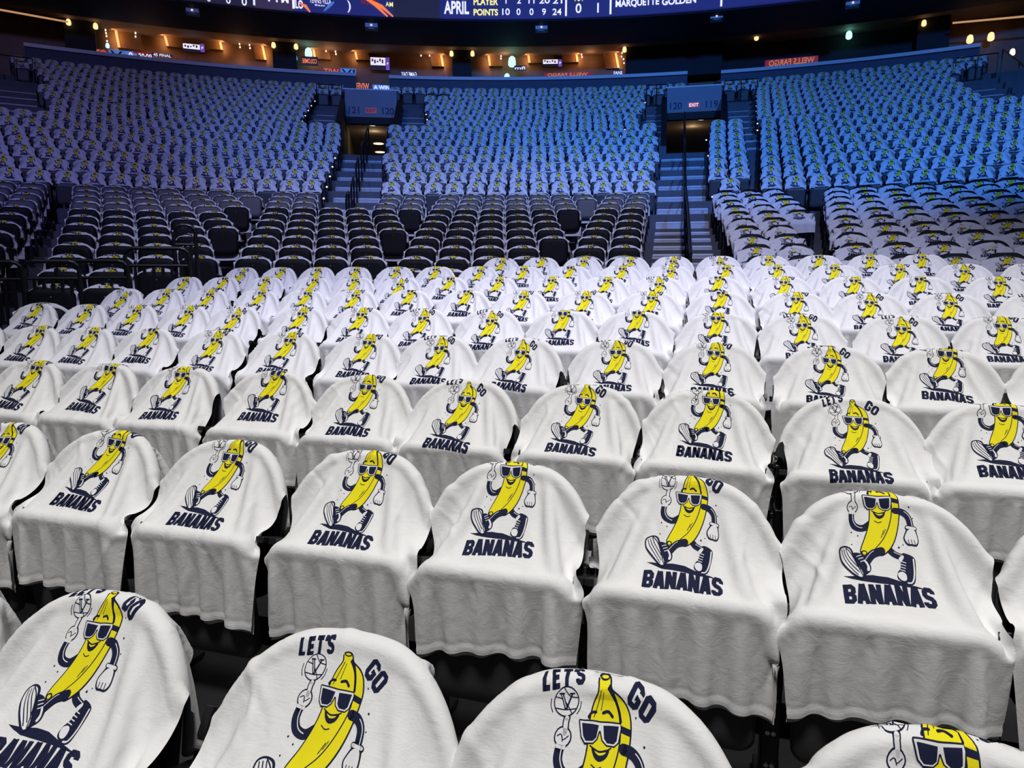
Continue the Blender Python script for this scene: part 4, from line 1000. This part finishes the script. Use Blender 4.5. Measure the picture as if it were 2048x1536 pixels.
led(602,636,113,131,'leddark','dark reflection with pink mirrored letters near a cyan lamp','COLOMBE','ledorange',flip=True,th=.5)
led(645,680,136,150,'ledred','red led reflection left of the middle gap','WIT','ledgold_refl',flip=True); led(681,712,137,153,'ledsky','light blue led reflection left of the middle gap','VI','num')
led(690,742,164,180,'leddark','led reflection with red and white letters on the 121 parapet','WIVENCH','ledorange',flip=True); led(745,782,170,180,'ledsky','pale blue led reflection with white letters A WIN','A WIN')  # glowing stand-ins for led board reflections above the left tunnel
led(800,836,143,154,'leddark','dark reflection with slanted white mirrored letters','GAME DAY',flip=True)
led(1088,1182,145,153,'ledred','red led reflection with gold letters in the centre ledge glass','WELLS FARGO','ledgold_refl',flip=True)
led(1530,1636,116,130,'ledred','red led reflection with gold letters in the right ledge glass','WELLS FARGO','ledgold_refl',flip=True)
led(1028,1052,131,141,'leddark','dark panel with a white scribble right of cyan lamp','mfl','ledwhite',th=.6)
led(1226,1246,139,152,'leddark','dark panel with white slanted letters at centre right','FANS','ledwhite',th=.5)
# glass of the ledge: dark low parapets
# ------------------------------------------------------------ boxes hung under the upper deck
for i,(x0,x1,y0,y1) in enumerate(((371,397,7,24),(730,755,39,54),(1071,1095,43,58),(1421,1446,20,36),(1692,1720,-4,9))):
    R=33.6; c=Vector(at((x0+x1)/2,y1,R)); e=empty('hanging_projector',c); tag(e,f'grey box projector hung under the board, {ORD[i]} from the left','projector','grey box projectors under the board')
    wallquad('casing',(x0,x1),y0,y1,R,.45,M['box'],parent=e); wallquad('bracket',(x0+6,x1-6),y1,y1+3,R+.1,.2,M['box'],parent=e)
    m_=MB(); m_.tube([(0,0,0),(0,-.02,0)],.03,8); o=m_.build('status_light',[M['spark']],e); o.location=Vector(at((x0+x1)/2,y1-4,R-.01))-c
    m_=MB(); m_.tube([(0,.2,.3),(0,.2,1.5)],.03,6); m_.build('hanger',[M['steel']],e)
# ------------------------------------------------------------ ribbon board
RB=33.
zB=at(960,37,RB)[2]; c=Vector(cyl(RB,0,zB)); board=empty('ribbon_scoreboard',c); tag(board,'long curved blue ribbon scoreboard with white scores along the top','scoreboard')
def bseg(x0,x1,m):
    a0,a1=[math.atan2(at(x,20,RB)[0]-CX,at(x,20,RB)[1]-CY) for x in (x0,x1)]; mb=MB(); arc_slab(mb,RB,RB+.12,zB,zB+2.2,a0,a1,0); mb.v=[(x-c.x,y-c.y,z-c.z) for x,y,z in mb.v]; mb.build('screen',[M[m]],board)
for x0,x1,m in ((330,508,'leddark'),(509,586,'ledpurple'),(587,786,'ledblue'),(786,880,'leddark'),(880,1221,'ledblue'),(1221,1640,'ledblue')): bseg(x0,x1,m)
def bl(x,w=.07):
    p=at(x,20,RB-.02); mb=MB(); a=math.atan2(p[0]-CX,p[1]-CY); mb.box((0,0,1.1),(w,.02,2.1),0,Matrix.Rotation(-a,3,'Z')); o=mb.build('divider',[M['ledwhite']],board); q=cyl(RB-.02,a,zB); o.location=Vector(q)-c
for x in (509,587,1132,1221,1442): bl(x)
def bt(txt,x0,x1,y0,y1,m='ledwhite',bold=.03):
    cc=Vector(at((x0+x1)/2,(y0+y1)/2,RB-.03)); h=abs(at(x0,y0,RB)[2]-at(x0,y1,RB)[2]); W=(Vector(at(x1,y0,RB))-Vector(at(x0,y0,RB))).length
    text(txt,cc,h,M[m],board,'lettering',bold if len(txt)>2 else .012,W if len(txt)>1 else None)
bt('APRIL',888,938,2,28); bt('PLAYER',947,996,-4,10,'ledyellow'); bt('POINTS',947,996,18,31,'ledyellow')
for t,x,w in (('1',1012,5),('2',1038,9),('11',1063,12),('20',1089,21),('21',1115,19)): bt(t,x-w/2,x+w/2,-6,7)
for t,x,w in (('10',1012,15),('0',1037,9),('0',1063,9),('9',1088,9),('24',1114,18)): bt(t,x-w/2,x+w/2,17,30)
bt('0',1150,1164,7,26);bt('1',1191,1201,6,25); bt('TOT',1147,1168,-12,2,'ledyellow'); bt('MARQUETTE',1231,1318,-2,14);bt('GOLDEN',1324,1392,-6,8)
bt('0',414,421,-8,3);bt('0',452,461,-7,7);bt('0',484,493,-5,11); bt('7 PM',535,577,-12,5); bt('ILO',588,606,0,17); bt('TENNIS VILLA',619,662,-4,7,'ledwhite',.0);bt('East',630,650,9,12,'ledwhite',.0)
bt(')',694,702,1,25);bt('NORTH',722,757,-1,10,'ledred'); bt('AM',771,786,4,13,'ledyellow')
for (x0,y0,x1,y1,m) in ((722,-8,775,33,'ledorange'),(736,-2,786,33,'ledorange'),(598,6,620,24,'ledorange'),(648,22,668,4,'ledsky')):
    A_,B_=Vector(at(x0,y0,RB-.03)),Vector(at(x1,y1,RB-.03)); mb=MB(); mb.tube([A_-c,(A_+B_)/2-c+Vector((.04,0,.05)),B_-c],[.02,.06,.03],6); mb.build('flame_streak',[M[m]],board)
mb=MB(); arc_slab(mb,RB+.16,36.2,zB-.05,zB+2.4,-.6,.6); tag(mb.build('wall_front',[M['dark']]),kind='structure')
# warm wash on the soffit
for x in (300,480,660,860,1010,1180): 
    p=at(x,112,38.2); pt_light('suite_light',p,(1,.55,.28),7,.3)
